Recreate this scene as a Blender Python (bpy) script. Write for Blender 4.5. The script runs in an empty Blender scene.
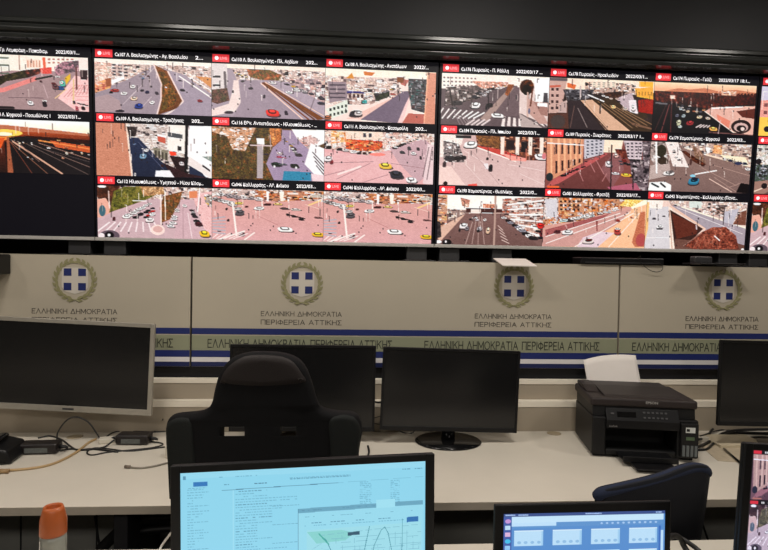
import bpy, math, random
import numpy as np
from mathutils import Vector, Matrix, Euler
random.seed(4); RS = np.random.RandomState(7)
scn = bpy.context.scene; COL = scn.collection
PI = math.pi
HC = 1.475                      # camera height
F, PITCH, ROLL, YAW = 579.6, -0.02045, 0.01816, 0.07169
# ---------------------------------------------------------------- camera
d = np.array([math.sin(YAW)*math.cos(PITCH), math.cos(YAW)*math.cos(PITCH), math.sin(PITCH)])
r_ = np.array([math.cos(YAW), -math.sin(YAW), 0.0]); u_ = np.cross(r_, d)
R2 = r_*math.cos(ROLL)+u_*math.sin(ROLL); U2 = -r_*math.sin(ROLL)+u_*math.cos(ROLL)
cd = bpy.data.cameras.new('camera'); cam = bpy.data.objects.new('camera', cd); COL.objects.link(cam)
cam.matrix_world = Matrix(((R2[0], U2[0], -d[0], 0), (R2[1], U2[1], -d[1], 0), (R2[2], U2[2], -d[2], HC), (0, 0, 0, 1)))
cd.sensor_width = 36; cd.lens = 36*F/768; cd.clip_start = .02
scn.camera = cam
def ray(px, py): return d+(px-384)/F*R2-(py-275)/F*U2
def aty(px, py, y):
    v = ray(px, py); v = v*y/v[1]; return Vector((v[0], v[1], v[2]+HC))
def atz(px, py, z=.74):
    v = ray(px, py); v = v*(z-HC)/v[2]; return Vector((v[0], v[1], v[2]+HC))
# ---------------------------------------------------------------- materials
def lin(c):
    return tuple(((x/255)/12.92 if x/255 <= .04045 else ((x/255+.055)/1.055)**2.4) for x in c)
MC = {}
def mat(name, rgb, rough=.5, metal=0, noise=0, scale=40, bump=0, coat=0, spec=.5, trans=0, emit=0):
    if name in MC: return MC[name]
    m = bpy.data.materials.new(name); m.use_nodes = True; nt = m.node_tree
    b = nt.nodes['Principled BSDF']; c = lin(rgb)
    b.inputs['Base Color'].default_value = (*c, 1); b.inputs['Roughness'].default_value = rough
    b.inputs['Metallic'].default_value = metal; b.inputs['Coat Weight'].default_value = coat
    b.inputs['Specular IOR Level'].default_value = spec
    b.inputs['Transmission Weight'].default_value = trans
    if emit:
        b.inputs['Emission Color'].default_value = (*c, 1); b.inputs['Emission Strength'].default_value = emit
    if noise or bump:
        tc = nt.nodes.new('ShaderNodeTexCoord'); n = nt.nodes.new('ShaderNodeTexNoise')
        n.inputs['Scale'].default_value = scale; n.inputs['Detail'].default_value = 4
        nt.links.new(tc.outputs['Object'], n.inputs['Vector'])
        if noise:
            rp = nt.nodes.new('ShaderNodeValToRGB')
            rp.color_ramp.elements[0].position = .3; rp.color_ramp.elements[1].position = .7
            rp.color_ramp.elements[0].color = (*[x*(1-noise) for x in c], 1)
            rp.color_ramp.elements[1].color = (*[min(1, x*(1+noise)) for x in c], 1)
            nt.links.new(n.outputs['Fac'], rp.inputs['Fac']); nt.links.new(rp.outputs['Color'], b.inputs['Base Color'])
        if bump:
            bp = nt.nodes.new('ShaderNodeBump'); bp.inputs['Strength'].default_value = bump
            bp.inputs['Distance'].default_value = .002
            nt.links.new(n.outputs['Fac'], bp.inputs['Height']); nt.links.new(bp.outputs['Normal'], b.inputs['Normal'])
    MC[name] = m; return m
def screen_mat():
    m = bpy.data.materials.new('lit_display_pixels'); m.use_nodes = True; nt = m.node_tree
    b = nt.nodes['Principled BSDF']; a = nt.nodes.new('ShaderNodeAttribute'); a.attribute_name = 'Col'
    b.inputs['Base Color'].default_value = (.004, .004, .005, 1); b.inputs['Roughness'].default_value = .35
    nt.links.new(a.outputs['Color'], b.inputs['Emission Color']); b.inputs['Emission Strength'].default_value = 1.0
    m.cycles.emission_sampling = 'NONE'
    return m
PIX = screen_mat()
laminate = mat('cream_laminate', (216, 209, 195), .42, noise=.03, scale=6)
panel_lam = mat('ivory_panel_laminate', (186, 177, 159), .5, noise=.03, scale=3)
edge_lam = mat('tan_desk_edging', (178, 168, 152), .5, noise=.04, scale=30)
rail_lam = mat('beige_cable_rail', (162, 151, 134), .5, noise=.03, scale=8)
black_pl = mat('black_plastic', (15, 15, 17), .42, noise=.1, scale=60, spec=.3)
black_gl = mat('gloss_black_plastic', (14, 14, 15), .12)
off_glass = mat('switched_off_screen', (20, 20, 21), .22, spec=.5)
dark_wall = mat('charcoal_wall_paint', (20, 21, 24), .6, noise=.1, scale=5)
valance_m = mat('black_lacquered_valance', (43, 44, 47), .5, noise=.07, scale=4, spec=.3)
mould_m = mat('glossy_black_moulding', (54, 56, 55), .2, noise=.1, scale=9, spec=.25)
silver = mat('silver_plastic', (164, 159, 148), .35, metal=.3, noise=.04, scale=50)
bezel_si = mat('brushed_grey_metal', (206, 202, 196), .4, metal=0, noise=.05, scale=80)
navy_st = mat('navy_print', (27, 41, 104), .5)
navy_dk = mat('dark_navy_print', (24, 34, 82), .5)
olive_st = mat('olive_print', (144, 147, 122), .5)
white_st = mat('white_print', (225, 222, 222), .5)
ink = mat('grey_lettering_ink', (72, 68, 62), .5)
ink_dk = mat('dark_lettering_ink', (50, 52, 44), .5)
wreath_m = mat('laurel_green_print', (146, 142, 104), .5)
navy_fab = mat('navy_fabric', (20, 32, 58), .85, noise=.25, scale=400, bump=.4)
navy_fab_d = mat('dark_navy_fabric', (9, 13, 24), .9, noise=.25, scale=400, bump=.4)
chair_fab = mat('black_mesh_fabric', (13, 13, 15), .8, spec=.2, noise=.2, scale=500, bump=.5)
chair_side = mat('charcoal_fabric', (24, 27, 26), .75, spec=.25, noise=.2, scale=500, bump=.5)
chair_sheen = mat('painted_brown_sheen', (34, 28, 27), .6, spec=.3, noise=.2, scale=500, bump=.3)  # brownish sheen on the chair top, painted as a colour
paper = mat('white_paper', (235, 228, 222), .7, noise=.02, scale=20)
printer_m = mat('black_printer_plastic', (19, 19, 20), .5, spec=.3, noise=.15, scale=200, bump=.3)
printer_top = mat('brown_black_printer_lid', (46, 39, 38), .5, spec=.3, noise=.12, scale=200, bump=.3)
cable_bk = mat('black_cable_rubber', (18, 18, 18), .5)
cable_be = mat('beige_cable_sheath', (178, 150, 108), .5)
cable_gr = mat('grey_cable_sheath', (130, 124, 112), .5)
cable_wh = mat('white_cable_sheath', (215, 212, 205), .45)
label_gr = mat('grey_sticker', (88, 92, 90), .6, noise=.2, scale=120)
orange_m = mat('orange_cap_plastic', (178, 90, 42), .35, noise=.05, scale=60)
frost = mat('frosted_plastic', (150, 151, 142), .3, noise=.05, scale=40)
chrome = mat('chrome', (200, 200, 200), .15, metal=1)
floor_m = mat('dark_floor_vinyl', (46, 45, 44), .5, noise=.15, scale=8)
room_m = mat('grey_room_paint', (120, 115, 106), .8, noise=.04, scale=3)
ceil_m = mat('ceiling_tile', (150, 147, 140), .8, noise=.05, scale=12)
# ---------------------------------------------------------------- mesh helpers
class MB:
    def __init__(s): s.v = []; s.f = []; s.mi = []; s.m = 0
    def add(s, vs, fs):
        o = len(s.v); s.v += [tuple(v) for v in vs]; s.f += [tuple(i+o for i in f) for f in fs]; s.mi += [s.m]*len(fs); return s
    def box(s, x0, x1, y0, y1, z0, z1, M=None):
        vs = [Vector((x, y, z)) for z in (z0, z1) for y in (y0, y1) for x in (x0, x1)]
        if M: vs = [M @ v for v in vs]
        return s.add(vs, [(0, 2, 3, 1), (4, 5, 7, 6), (0, 1, 5, 4), (2, 6, 7, 3), (0, 4, 6, 2), (1, 3, 7, 5)])
    def prism(s, poly, a, b, axis='x'):      # poly of 2D points extruded along axis from a to b
        n = len(poly)
        def mk(p, t): return {'x': (t, p[0], p[1]), 'y': (p[0], t, p[1]), 'z': (p[0], p[1], t)}[axis]
        vs = [mk(p, a) for p in poly]+[mk(p, b) for p in poly]
        fs = [tuple(range(n)), tuple(range(2*n-1, n-1, -1))]+[(i, i+n, (i+1) % n+n, (i+1) % n) for i in range(n)]
        return s.add(vs, fs)
    def tube(s, pts, r, n=8, caps=True):
        pts = [Vector(p) for p in pts]; rs = r if isinstance(r, (list, tuple)) else [r]*len(pts)
        vs = []; fs = []; up = None
        for i, p in enumerate(pts):
            t = (pts[min(i+1, len(pts)-1)]-pts[max(i-1, 0)]).normalized()
            if up is None:
                up = Vector((0, 0, 1)) if abs(t.z) < .9 else Vector((1, 0, 0))
            a = t.cross(up).normalized(); up = a.cross(t).normalized()
            for k in range(n):
                th = 2*PI*k/n; vs.append(p+(a*math.cos(th)+up*math.sin(th))*rs[i])
        for i in range(len(pts)-1):
            for k in range(n):
                fs.append((i*n+k, i*n+(k+1) % n, (i+1)*n+(k+1) % n, (i+1)*n+k))
        if caps:
            fs.append(tuple(range(n-1, -1, -1))); fs.append(tuple((len(pts)-1)*n+k for k in range(n)))
        return s.add(vs, fs)
    def lathe(s, prof, c=(0, 0), n=32, sx=1, sy=1):   # prof: (r, z)
        vs = []; fs = []
        for r, z in prof:
            for k in range(n):
                th = 2*PI*k/n; vs.append((c[0]+r*sx*math.cos(th), c[1]+r*sy*math.sin(th), z))
        for i in range(len(prof)-1):
            for k in range(n): fs.append((i*n+k, i*n+(k+1) % n, (i+1)*n+(k+1) % n, (i+1)*n+k))
        fs.append(tuple(range(n-1, -1, -1))); fs.append(tuple((len(prof)-1)*n+k for k in range(n)))
        return s.add(vs, fs)
    def build(s, name, m, parent=None, bevel=0, smooth=False, sub=0, seg=2):
        me = bpy.data.meshes.new(name); me.from_pydata(s.v, [], s.f)
        for x in (m if isinstance(m, (list, tuple)) else [m]): me.materials.append(x)
        if isinstance(m, (list, tuple)): me.polygons.foreach_set('material_index', s.mi)
        me.validate(); me.update()
        import bmesh
        b = bmesh.new(); b.from_mesh(me); bmesh.ops.recalc_face_normals(b, faces=b.faces); b.to_mesh(me); b.free()
        o = bpy.data.objects.new(name, me); COL.objects.link(o)
        if parent: o.parent = parent
        if smooth: me.polygons.foreach_set('use_smooth', [True]*len(me.polygons))
        if bevel:
            k = o.modifiers.new('bevel', 'BEVEL'); k.width = bevel; k.segments = seg; k.limit_method = 'ANGLE'; k.angle_limit = .6
            if smooth: k.harden_normals = False
        if sub:
            k = o.modifiers.new('sub', 'SUBSURF'); k.levels = sub; k.render_levels = sub
        return o
def tag(o, label, cat, group=None):
    o['label'] = label; o['category'] = cat
    if group: o['group'] = group
    return o
def empty(name, loc, label=None, cat=None, group=None, rz=0):
    o = bpy.data.objects.new(name, None); COL.objects.link(o); o.empty_display_size = .05
    o.location = loc; o.rotation_euler = (0, 0, rz)
    if label: tag(o, label, cat, group)
    return o
def struct(o): o['kind'] = 'structure'; return o
def spline(pts, n=10):
    P = [Vector(p) for p in pts]; P = [2*P[0]-P[1]]+P+[2*P[-1]-P[-2]]; out = []
    for i in range(1, len(P)-2):
        for k in range(n):
            t = k/n; a, b, c, e = P[i-1:i+3]
            out.append(.5*((2*b)+(-a+c)*t+(2*a-5*b+4*c-e)*t*t+(-a+3*b-3*c+e)*t**3))
    out.append(P[-2]); return out
def text(name, s, size, loc, m, parent=None, width=None, align='LEFT', depth=0, bold=0, res=3, rot=(PI/2, 0, 0)):
    cu = bpy.data.curves.new(name, 'FONT'); cu.body = s; cu.size = 1; cu.align_x = 'LEFT'
    cu.resolution_u = res; cu.extrude = depth; cu.offset = bold/size
    t = bpy.data.objects.new(name, cu); COL.objects.link(t)
    dg = bpy.context.evaluated_depsgraph_get(); dg.update()
    me = bpy.data.meshes.new_from_object(t.evaluated_get(dg)); me.name = name
    bpy.data.objects.remove(t)
    co = np.empty(len(me.vertices)*3, 'f'); me.vertices.foreach_get('co', co); co = co.reshape(-1, 3)*size
    w = co[:, 0].max()-co[:, 0].min(); co[:, 0] -= co[:, 0].min()
    if width: co[:, 0] *= width/w; w = width
    if align == 'CENTER': co[:, 0] -= w/2
    me.vertices.foreach_set('co', co.ravel()); me.materials.clear(); me.materials.append(m)
    o = bpy.data.objects.new(name, me); COL.objects.link(o); o.location = loc; o.rotation_euler = rot
    if parent: o.parent = parent
    return o
def pixel_grid(name, img, w, h, parent, loc=(0, 0, 0), rot=(0, 0, 0), mask=None):
    """img HxWx3 sRGB 0..255, top row first; a flat display surface in local x (0..w), z (0..h)"""
    H, W = img.shape[:2]
    xs = np.linspace(0, w, W); zs = np.linspace(h, 0, H)
    co = np.zeros((H, W, 3), 'f'); co[..., 0] = xs[None]; co[..., 2] = zs[:, None]
    i = np.arange((H-1)*(W-1)); yy = i//(W-1); xx = i % (W-1); a = yy*W+xx
    q = np.stack([a, a+W, a+W+1, a+1], 1).astype('i')
    me = bpy.data.meshes.new(name); me.vertices.add(H*W); me.vertices.foreach_set('co', co.ravel())
    me.loops.add(q.size); me.loops.foreach_set('vertex_index', q.ravel())
    me.polygons.add(len(q)); me.polygons.foreach_set('loop_start', np.arange(0, q.size, 4).astype('i'))
    me.update(calc_edges=True)
    c = np.clip(img/255., 0, 1.0); l = np.where(c <= .04045, c/12.92, ((c+.055)/1.055)**2.4)
    at = me.color_attributes.new('Col', 'FLOAT_COLOR', 'POINT')
    full = np.ones((H*W, 4), 'f'); full[:, :3] = l.reshape(-1, 3); at.data.foreach_set('color', full.ravel())
    me.materials.append(PIX)
    o = bpy.data.objects.new(name, me); COL.objects.link(o); o.location = loc; o.rotation_euler = rot
    if parent: o.parent = parent
    return o
# ---------------------------------------------------------------- little painter for what the displays show
class Cv:
    def __init__(s, w, h, q=None, base=(205, 180, 175), ss=2):
        s.W, s.H = w*ss, h*ss; s.ss = ss; s.a = np.zeros((s.H, s.W, 3)); s.a[:] = base
        s.q = q or ((0, 0), (1, 0), (0, 1), (1, 1)); s.Y, s.X = np.mgrid[0:s.H, 0:s.W]
    def m(s, p):
        (ax, ay), (bx, by), (cx, cy), (dx, dy) = s.q
        v = .5; u = .5
        for _ in range(4):
            xl = ax+(cx-ax)*v; xr = bx+(dx-bx)*v; u = (p[0]-xl)/(xr-xl)
            yt = ay+(by-ay)*u; yb = cy+(dy-cy)*u; v = (p[1]-yt)/(yb-yt)
        return u*s.W, v*s.H
    def mask(s, pts):
        P = [s.m(p) for p in pts]; r = np.zeros((s.H, s.W), bool); x = s.X+.5; y = s.Y+.5
        for i in range(len(P)):
            x0, y0 = P[i]; x1, y1 = P[i-1]
            if y0 == y1: continue
            c = (y0 > y) != (y1 > y); r ^= c & (x < (x1-x0)*(y-y0)/(y1-y0)+x0)
        return r
    def P(s, pts, c, n=6, c2=None):
        k = s.mask(pts)
        if not k.any(): return s
        col = np.zeros((s.H, s.W, 3)); col[:] = c
        if c2 is not None:
            ys = s.Y[k]; t = (s.Y-ys.min())/max(1, ys.max()-ys.min()); col = np.array(c)*(1-t[..., None])+np.array(c2)*t[..., None]
        s.a[k] = (col+RS.randn(s.H, s.W, 1)*n)[k]; return s
    def nz(s, cell, seed=None):          # smooth noise field 0..1
        h = s.H//cell+3; w = s.W//cell+3; g = RS.rand(h, w)
        y = s.Y/cell; x = s.X/cell; yi = y.astype(int); xi = x.astype(int); fy = y-yi; fx = x-xi
        fy = fy*fy*(3-2*fy); fx = fx*fx*(3-2*fx)
        return (g[yi, xi]*(1-fx)+g[yi, xi+1]*fx)*(1-fy)+(g[yi+1, xi]*(1-fx)+g[yi+1, xi+1]*fx)*fy
    def T(s, pts, pal, cx=3, cy=3, n=10):      # leaves (cx 3) or facades and parked clutter (cx over 3)
        k = s.mask(pts)
        if not k.any(): return s
        p = np.array(pal, float)
        if cx <= 3:
            f = .45*s.nz(11)+.35*s.nz(5)+.2*s.nz(3); f = (f-f[k].min())/(np.ptp(f[k])+1e-6)
            p = p[np.argsort(p.sum(1))]; t = f*(len(p)-1); a = np.clip(t.astype(int), 0, len(p)-2) if len(p) > 1 else 0
            g = p[a]+(p[np.minimum(a+1, len(p)-1)]-p[a])*(t-a)[..., None]
            g = g*(.62+.76*(s.nz(2)*.6+s.nz(3)*.4)[..., None])+RS.randn(s.H, s.W, 1)*n*.6
            s.a[k] = g[k]; return s
        ys, xs = np.nonzero(k); g = np.zeros((s.H, s.W, 3)); g[:] = p.mean(0)
        x0, x1, y0, y1 = xs.min(), xs.max()+1, ys.min(), ys.max()+1
        nr = int(k.sum()/(cx*cy*2.6))+6
        yy = np.sort(RS.randint(y0-6, y1, nr))
        for q in yy:                            # rows drawn top to bottom so nearer blocks overlap the far ones
            w = int(RS.uniform(1., 3.6)*cx); h = int(RS.uniform(.8, 2.6)*cy); x = RS.randint(x0-w, x1); c = p[RS.randint(len(p))]
            X0, X1, Y0, Y1 = max(0, x), max(0, min(s.W, x+w)), max(0, q), max(0, min(s.H, q+h))
            if X1 <= X0 or Y1 <= Y0: continue
            g[Y0:Y1, X0:X1] = c
            if w > 7 and h > 5 and c.sum() > 480:
                for wy in range(Y0+2, Y1-1, 4):
                    for wx in range(X0+2, X1-1, 4): g[wy:wy+2, wx:wx+2] = c*.62
            elif RS.rand() < .5: g[Y0:Y0+1, X0:X1] = c*.5+110
        g = g*(.84+.3*s.nz(3)[..., None])+RS.randn(s.H, s.W, 1)*n*.6
        s.a[k] = g[k]; return s
    def L(s, a, b, w, c):
        ax, ay = s.m(a); bx, by = s.m(b); dx, dy = bx-ax, by-ay; L = dx*dx+dy*dy+1e-6
        t = np.clip(((s.X-ax)*dx+(s.Y-ay)*dy)/L, 0, 1); D = np.hypot(s.X-ax-t*dx, s.Y-ay-t*dy)
        k = D < w*s.ss/2; s.a[k] = c; return s
    def E(s, c, rx, ry, col, n=4):
        x, y = s.m(c); sx = s.W/abs(s.q[1][0]-s.q[0][0]); sy = s.H/abs(s.q[2][1]-s.q[0][1])
        k = ((s.X-x)/(rx*sx))**2+((s.Y-y)/(ry*sy))**2 < 1; s.a[k] = np.array(col)+RS.randn(s.H, s.W, 1)[k]*n; return s
    def car(s, x, y, w, h, c, dk=(40, 38, 48)):
        sx = s.W/abs(s.q[1][0]-s.q[0][0]); sy = s.H/abs(s.q[2][1]-s.q[0][1]); X, Y = s.m((x, y)); w *= .86; h *= .86
        u = (s.X-X)/(w*sx); v = (s.Y-Y)/(h*sy); sk = .22*(1 if X < s.W/2 else -1); u = u+sk*v
        def se(cu, cv, a, b_, p, col, al=1.0):
            k = (np.abs(u-cu)/a)**p+(np.abs(v-cv)/b_)**p < 1; s.a[k] = s.a[k]*(1-al)+np.array(col, float)*al
        se(.04, .30, .54, .26, 2.5, (58, 46, 52), .75); se(0, .06, .5, .36, 3.2, np.array(c)*.9); se(0, -.02, .47, .27, 3, c)
        se(0, -.10, .31, .25, 3, np.array(c)*.35+14); se(.02, -.15, .22, .15, 3, np.minimum(255, np.array(c)*1.08+6)); return s
    def poles(s, x0, x1, y0, y1, n, col=(70, 60, 64), jit=20):
        for i in range(n):
            x = RS.uniform(x0, x1); y = RS.uniform(y0, y1); h = RS.uniform(.4, 1)*jit; s.L((x, y), (x, y-h), .8, col)
            if RS.rand() < .4: s.L((x, y-h), (x+RS.uniform(-12, 12), y-h), .7, col)
        return s
    def cars(s, lst, c=None):
        for t in lst: s.car(t[0], t[1], t[2], t[3], t[4] if len(t) > 4 else c)
        return s
    def rnd_cars(s, p0, p1, n, w0, w1, pal, jit=8):
        for i in range(n):
            t = (i+RS.rand()*.6)/n; x = p0[0]+(p1[0]-p0[0])*t+RS.randn()*jit*.5; y = p0[1]+(p1[1]-p0[1])*t+RS.randn()*jit*.25
            w = w0+(w1-w0)*t; s.car(x, y, w, w*.55, pal[RS.randint(len(pal))])
        return s
    def wins(s, x0, y0, x1, y1, nx, ny, c, fw=.5, fh=.5, sk=0):
        for i in range(nx):
            for j in range(ny):
                X = x0+(x1-x0)*(i+.5)/nx; Y = y0+(y1-y0)*(j+.5)/ny+sk*(i/nx)
                w = (x1-x0)/nx*fw/2; h = (y1-y0)/ny*fh/2
                s.P([(X-w, Y-h), (X+w, Y-h), (X+w, Y+h), (X-w, Y+h)], c, 10)
        return s
    def out(s, raw=False):
        if raw: return np.clip(s.a.reshape(s.H//s.ss, s.ss, s.W//s.ss, s.ss, 3).mean((1, 3)), 0, 255)
        q = s.q; s.poles(q[0][0], q[1][0], q[0][1]+40, q[2][1]-120, 14, jit=50); s.poles(q[0][0], q[1][0], q[0][1]+60, q[2][1]-90, 10, (236, 226, 220), 60)
        for _ in range(11):
            x = RS.uniform(q[0][0], q[1][0]); y = RS.uniform(q[0][1]+90*(q[2][1]-q[0][1])/330, q[2][1]); s.E((x, y), 3, 6, (56, 44, 52))
        s.a += ((s.nz(5)+s.nz(14)+s.nz(3))[..., None]/3-.5)*14
        o = s.a.reshape(s.H//s.ss, s.ss, s.W//s.ss, s.ss, 3).mean((1, 3)); g = o.mean(2, keepdims=True); o = g+(o-g)*np.where(o[..., 2:3] > o[..., 1:2]+4, .62, .90)
        o = o*np.array([1.02, .995, .985]); g = o.mean(2, keepdims=True); t = np.clip((g-195)/50, 0, 1); o = o*(1-.6*t)+(g*np.array([1.02, 1., .985])+8)*.6*t; b_ = o.copy(); b_[:, 1:-1] = o[:, :-2]*.18+o[:, 1:-1]*.64+o[:, 2:]*.18
        b_ = np.clip(b_, 0, 255); o = 255*(b_/255)**1.32; m = o.copy()
        m[1:-1, 1:-1] = (o[:-2, 1:-1]+o[2:, 1:-1]+o[1:-1, :-2]+o[1:-1, 2:])/4; o = o+(o-m)*.8
        o = (o-128)*1.14+138; return np.clip(o, 0, 255)
FW, FH = 190, 84
WHT = (248, 240, 238); PK = (236, 190, 178); CR = (250, 224, 205); GY = (160, 148, 155); DK = (48, 40, 44); BR = (120, 72, 42); RD = (215, 62, 52)
CARS = [(245, 240, 240), (240, 236, 236), (60, 55, 66), (150, 145, 155), (205, 200, 205), (90, 84, 100), (230, 190, 90)]
CITY = [WHT, CR, (240, 212, 200), (196, 168, 160), (122, 104, 106), (250, 240, 232), (216, 190, 182), (74, 62, 68), WHT]
def f1():
    c = Cv(FW, FH, ((28, 78), (738, 112), (32, 412), (738, 432)), (176, 162, 178))
    c.T([(20, 70), (745, 105), (745, 260), (600, 190), (380, 125), (200, 250), (20, 300)], CITY, 5, 4)
    c.P([(28, 78), (400, 95), (740, 112), (740, 135), (380, 122), (28, 108)], (252, 226, 214))
    c.T([(30, 100), (130, 110), (130, 240), (30, 250)], [CR, PK, (240, 205, 190)], 7, 6)
    c.P([(35, 300), (90, 262), (220, 215), (390, 128), (410, 180), (430, 240), (430, 330), (395, 428), (30, 412)], (170, 154, 168))
    c.P([(32, 320), (110, 300), (180, 340), (190, 395), (90, 412), (30, 412)], (186, 160, 166))
    c.T([(28, 232), (120, 200), (128, 262), (28, 292)], [(226, 176, 120), PK, (206, 120, 100)], 4, 3)
    c.P([(95, 205), (128, 200), (128, 250), (100, 255)], (170, 110, 80))
    c.P([(130, 215), (205, 190), (210, 206), (135, 240)], WHT)
    c.wins(130, 110, 235, 190, 3, 4, (88, 84, 96), .6, .45, 10)
    c.P([(385, 118), (470, 160), (560, 345), (530, 385), (410, 425), (430, 330), (436, 240), (415, 180)], (150, 98, 54), 22, (128, 82, 40))
    c.T([(410, 160), (450, 165), (530, 320), (500, 372), (430, 400), (440, 260)], [(158, 104, 52), (120, 70, 30), (186, 132, 70), (108, 92, 44)], 3, 3)
    for a, b in (((385, 118), (430, 235)), ((430, 235), (428, 330)), ((428, 330), (402, 428)), ((470, 160), (562, 340)), ((562, 340), (530, 385)), ((530, 385), (440, 428))): c.L(a, b, 2.4, (236, 212, 208))
    c.P([(480, 165), (560, 190), (740, 325), (738, 432), (470, 428), (570, 345)], (172, 158, 178))
    c.L((540, 190), (740, 322), 2.2, (244, 226, 222)); c.T([(560, 150), (740, 170), (740, 300), (600, 205)], CITY, 4, 3)
    c.P([(640, 190), (738, 200), (738, 262), (700, 235)], (214, 158, 104)); c.L((610, 200), (738, 280), 1.5, WHT)
    for x, y in ((200, 360), (250, 310), (330, 200), (300, 390)): c.L((x, y), (x+70, y-75), .8, (215, 200, 206))
    c.cars([(258, 250, 36, 34, WHT), (205, 292, 44, 30, WHT), (265, 322, 46, 36, (242, 214, 190)), (294, 368, 56, 48, (44, 78, 190)), (374, 346, 34, 34, WHT), (345, 284, 28, 26, (60, 60, 110)), (314, 274, 26, 20, (80, 76, 92)), (402, 290, 24, 26, (96, 84, 100)), (368, 250, 18, 18, (110, 100, 110)), (320, 200, 20, 20, (120, 150, 190)), (350, 188, 16, 14, (120, 60, 60)), (150, 274, 60, 30, (184, 84, 80)), (128, 286, 24, 20, DK), (558, 272, 34, 22, (60, 52, 70)), (545, 216, 26, 12, (70, 56, 66)), (664, 336, 34, 26, (200, 60, 76)), (458, 256, 20, 10, WHT), (180, 400, 60, 20, (60, 52, 80))])
    c.rnd_cars((300, 190), (370, 140), 8, 18, 8, CARS)
    return c.out()
def f2():
    c = Cv(FW, FH, ((22, 90), (735, 125), (22, 432), (735, 455)), (176, 160, 176))
    c.P([(22, 90), (740, 125), (740, 165), (330, 150), (100, 120)], (250, 222, 206))
    c.T([(150, 125), (740, 150), (740, 240), (380, 200), (180, 200)], CITY, 4, 4)
    c.T([(240, 130), (380, 135), (460, 170), (440, 205), (330, 200), (260, 180)], [(178, 104, 64), (206, 140, 90), (140, 80, 54), (120, 110, 60)], 3, 3)
    c.P([(22, 92), (118, 96), (122, 180), (118, 300), (22, 300)], (216, 210, 210)); c.wins(28, 150, 80, 260, 1, 2, (56, 54, 66), .9, .22)
    c.L((104, 150), (112, 300), 4, (120, 112, 116)); c.T([(22, 260), (120, 250), (135, 330), (60, 352), (22, 340)], [(120, 90, 80), (96, 96, 70), (150, 110, 100)], 3, 3)
    c.P([(160, 200), (190, 200), (205, 340), (170, 400), (22, 430), (22, 385), (130, 350), (150, 280)], (230, 212, 208))
    c.P([(195, 195), (310, 205), (600, 455), (150, 440), (205, 350)], (170, 152, 170), 5)
    for i in range(4): c.L((330+i*9, 220-i*2), (600+i*34, 452-i*2), 2.2, ((228, 200, 190), (140, 84, 50), (120, 72, 36), (222, 190, 174))[i])
    c.P([(345, 225), (372, 225), (735, 445), (690, 452)], (140, 88, 44), 14); c.L((372, 222), (735, 430), 1.4, (230, 200, 190))
    c.P([(378, 215), (560, 215), (735, 330), (735, 425), (400, 235)], (182, 166, 184)); c.L((640, 390), (672, 300), 1, (120, 100, 110))
    c.T([(480, 190), (735, 200), (735, 350), (640, 300), (520, 230)], [WHT, PK, (90, 76, 90), (150, 130, 140), (230, 200, 196)], 5, 4)
    c.cars([(402, 404, 96, 70, (240, 70, 60)), (350, 300, 16, 32, (70, 60, 80)), (266, 250, 34, 20, (80, 74, 90)), (488, 404, 24, 40, (70, 50, 80)), (505, 276, 46, 24, WHT), (550, 262, 60, 30, WHT), (400, 215, 56, 26, (225, 215, 220)), (215, 205, 26, 16, (90, 88, 90)), (130, 402, 60, 24, (90, 70, 90)), (155, 270, 10, 26, DK), (710, 345, 60, 26, (80, 80, 104))])
    c.rnd_cars((450, 210), (735, 320), 12, 26, 44, CARS, 14); c.rnd_cars((170, 150), (240, 190), 8, 14, 20, CARS)
    return c.out()
def f3():
    c = Cv(FW, FH, ((20, 100), (718, 125), (15, 432), (708, 455)), (238, 214, 206))
    c.P([(20, 100), (720, 125), (720, 170), (20, 150)], (253, 228, 208))
    c.T([(20, 150), (480, 165), (480, 260), (300, 330), (20, 330)], CITY+[WHT, CR], 7, 5)
    c.P([(150, 165), (185, 130), (200, 168)], (220, 160, 80)); c.P([(260, 122), (330, 130), (310, 150), (262, 145)], (216, 140, 80))
    c.P([(35, 185), (150, 190), (158, 300), (45, 320)], (166, 146, 158)); c.wins(40, 195, 150, 300, 1, 4, (110, 96, 112), .9, .4)
    c.P([(155, 245), (262, 250), (262, 262), (155, 258)], (60, 60, 160)); c.wins(160, 262, 262, 292, 4, 1, (90, 54, 60), .6, .8)
    c.P([(20, 360), (158, 300), (162, 380), (60, 420)], (214, 226, 214)); c.wins(40, 345, 160, 415, 5, 2, (54, 60, 56), .5, .5, -30)
    c.T([(320, 260), (420, 245), (420, 280), (340, 310)], [(60, 70, 54), (96, 96, 80), DK], 3, 3)
    c.P([(505, 245), (560, 245), (520, 335), (470, 448), (225, 425), (380, 320)], (134, 116, 142), 6)
    c.P([(150, 420), (410, 300), (480, 250), (505, 246), (380, 330), (240, 425)], (232, 196, 186))
    c.P([(560, 250), (540, 320), (500, 448), (470, 448), (520, 330)], (236, 200, 200))
    c.T([(540, 165), (660, 170), (650, 385), (560, 360), (540, 250)], [(60, 60, 74), (96, 110, 120), (40, 36, 44), (150, 150, 160), (110, 70, 74), (70, 110, 110)], 4, 4)
    c.P([(505, 170), (545, 175), (520, 215), (490, 200)], (200, 130, 120)); c.P([(468, 155), (515, 158), (505, 195), (470, 190)], (150, 96, 60))
    c.P([(665, 128), (718, 130), (708, 455), (640, 450)], (216, 158, 136), 8); c.L((662, 130), (640, 440), 2, (240, 190, 160))
    c.P([(540, 385), (640, 390), (636, 450), (500, 446)], (196, 120, 108))
    c.cars([(210, 384, 90, 60, (70, 66, 80)), (225, 384, 56, 40, (215, 210, 210)), (265, 310, 34, 34, (90, 190, 190)), (30, 410, 60, 40, (180, 120, 90)), (440, 262, 40, 20, (200, 120, 110)), (494, 245, 12, 12, DK)])
    c.rnd_cars((260, 290), (470, 220), 9, 30, 24, CARS, 10)
    return c.out()
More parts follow.
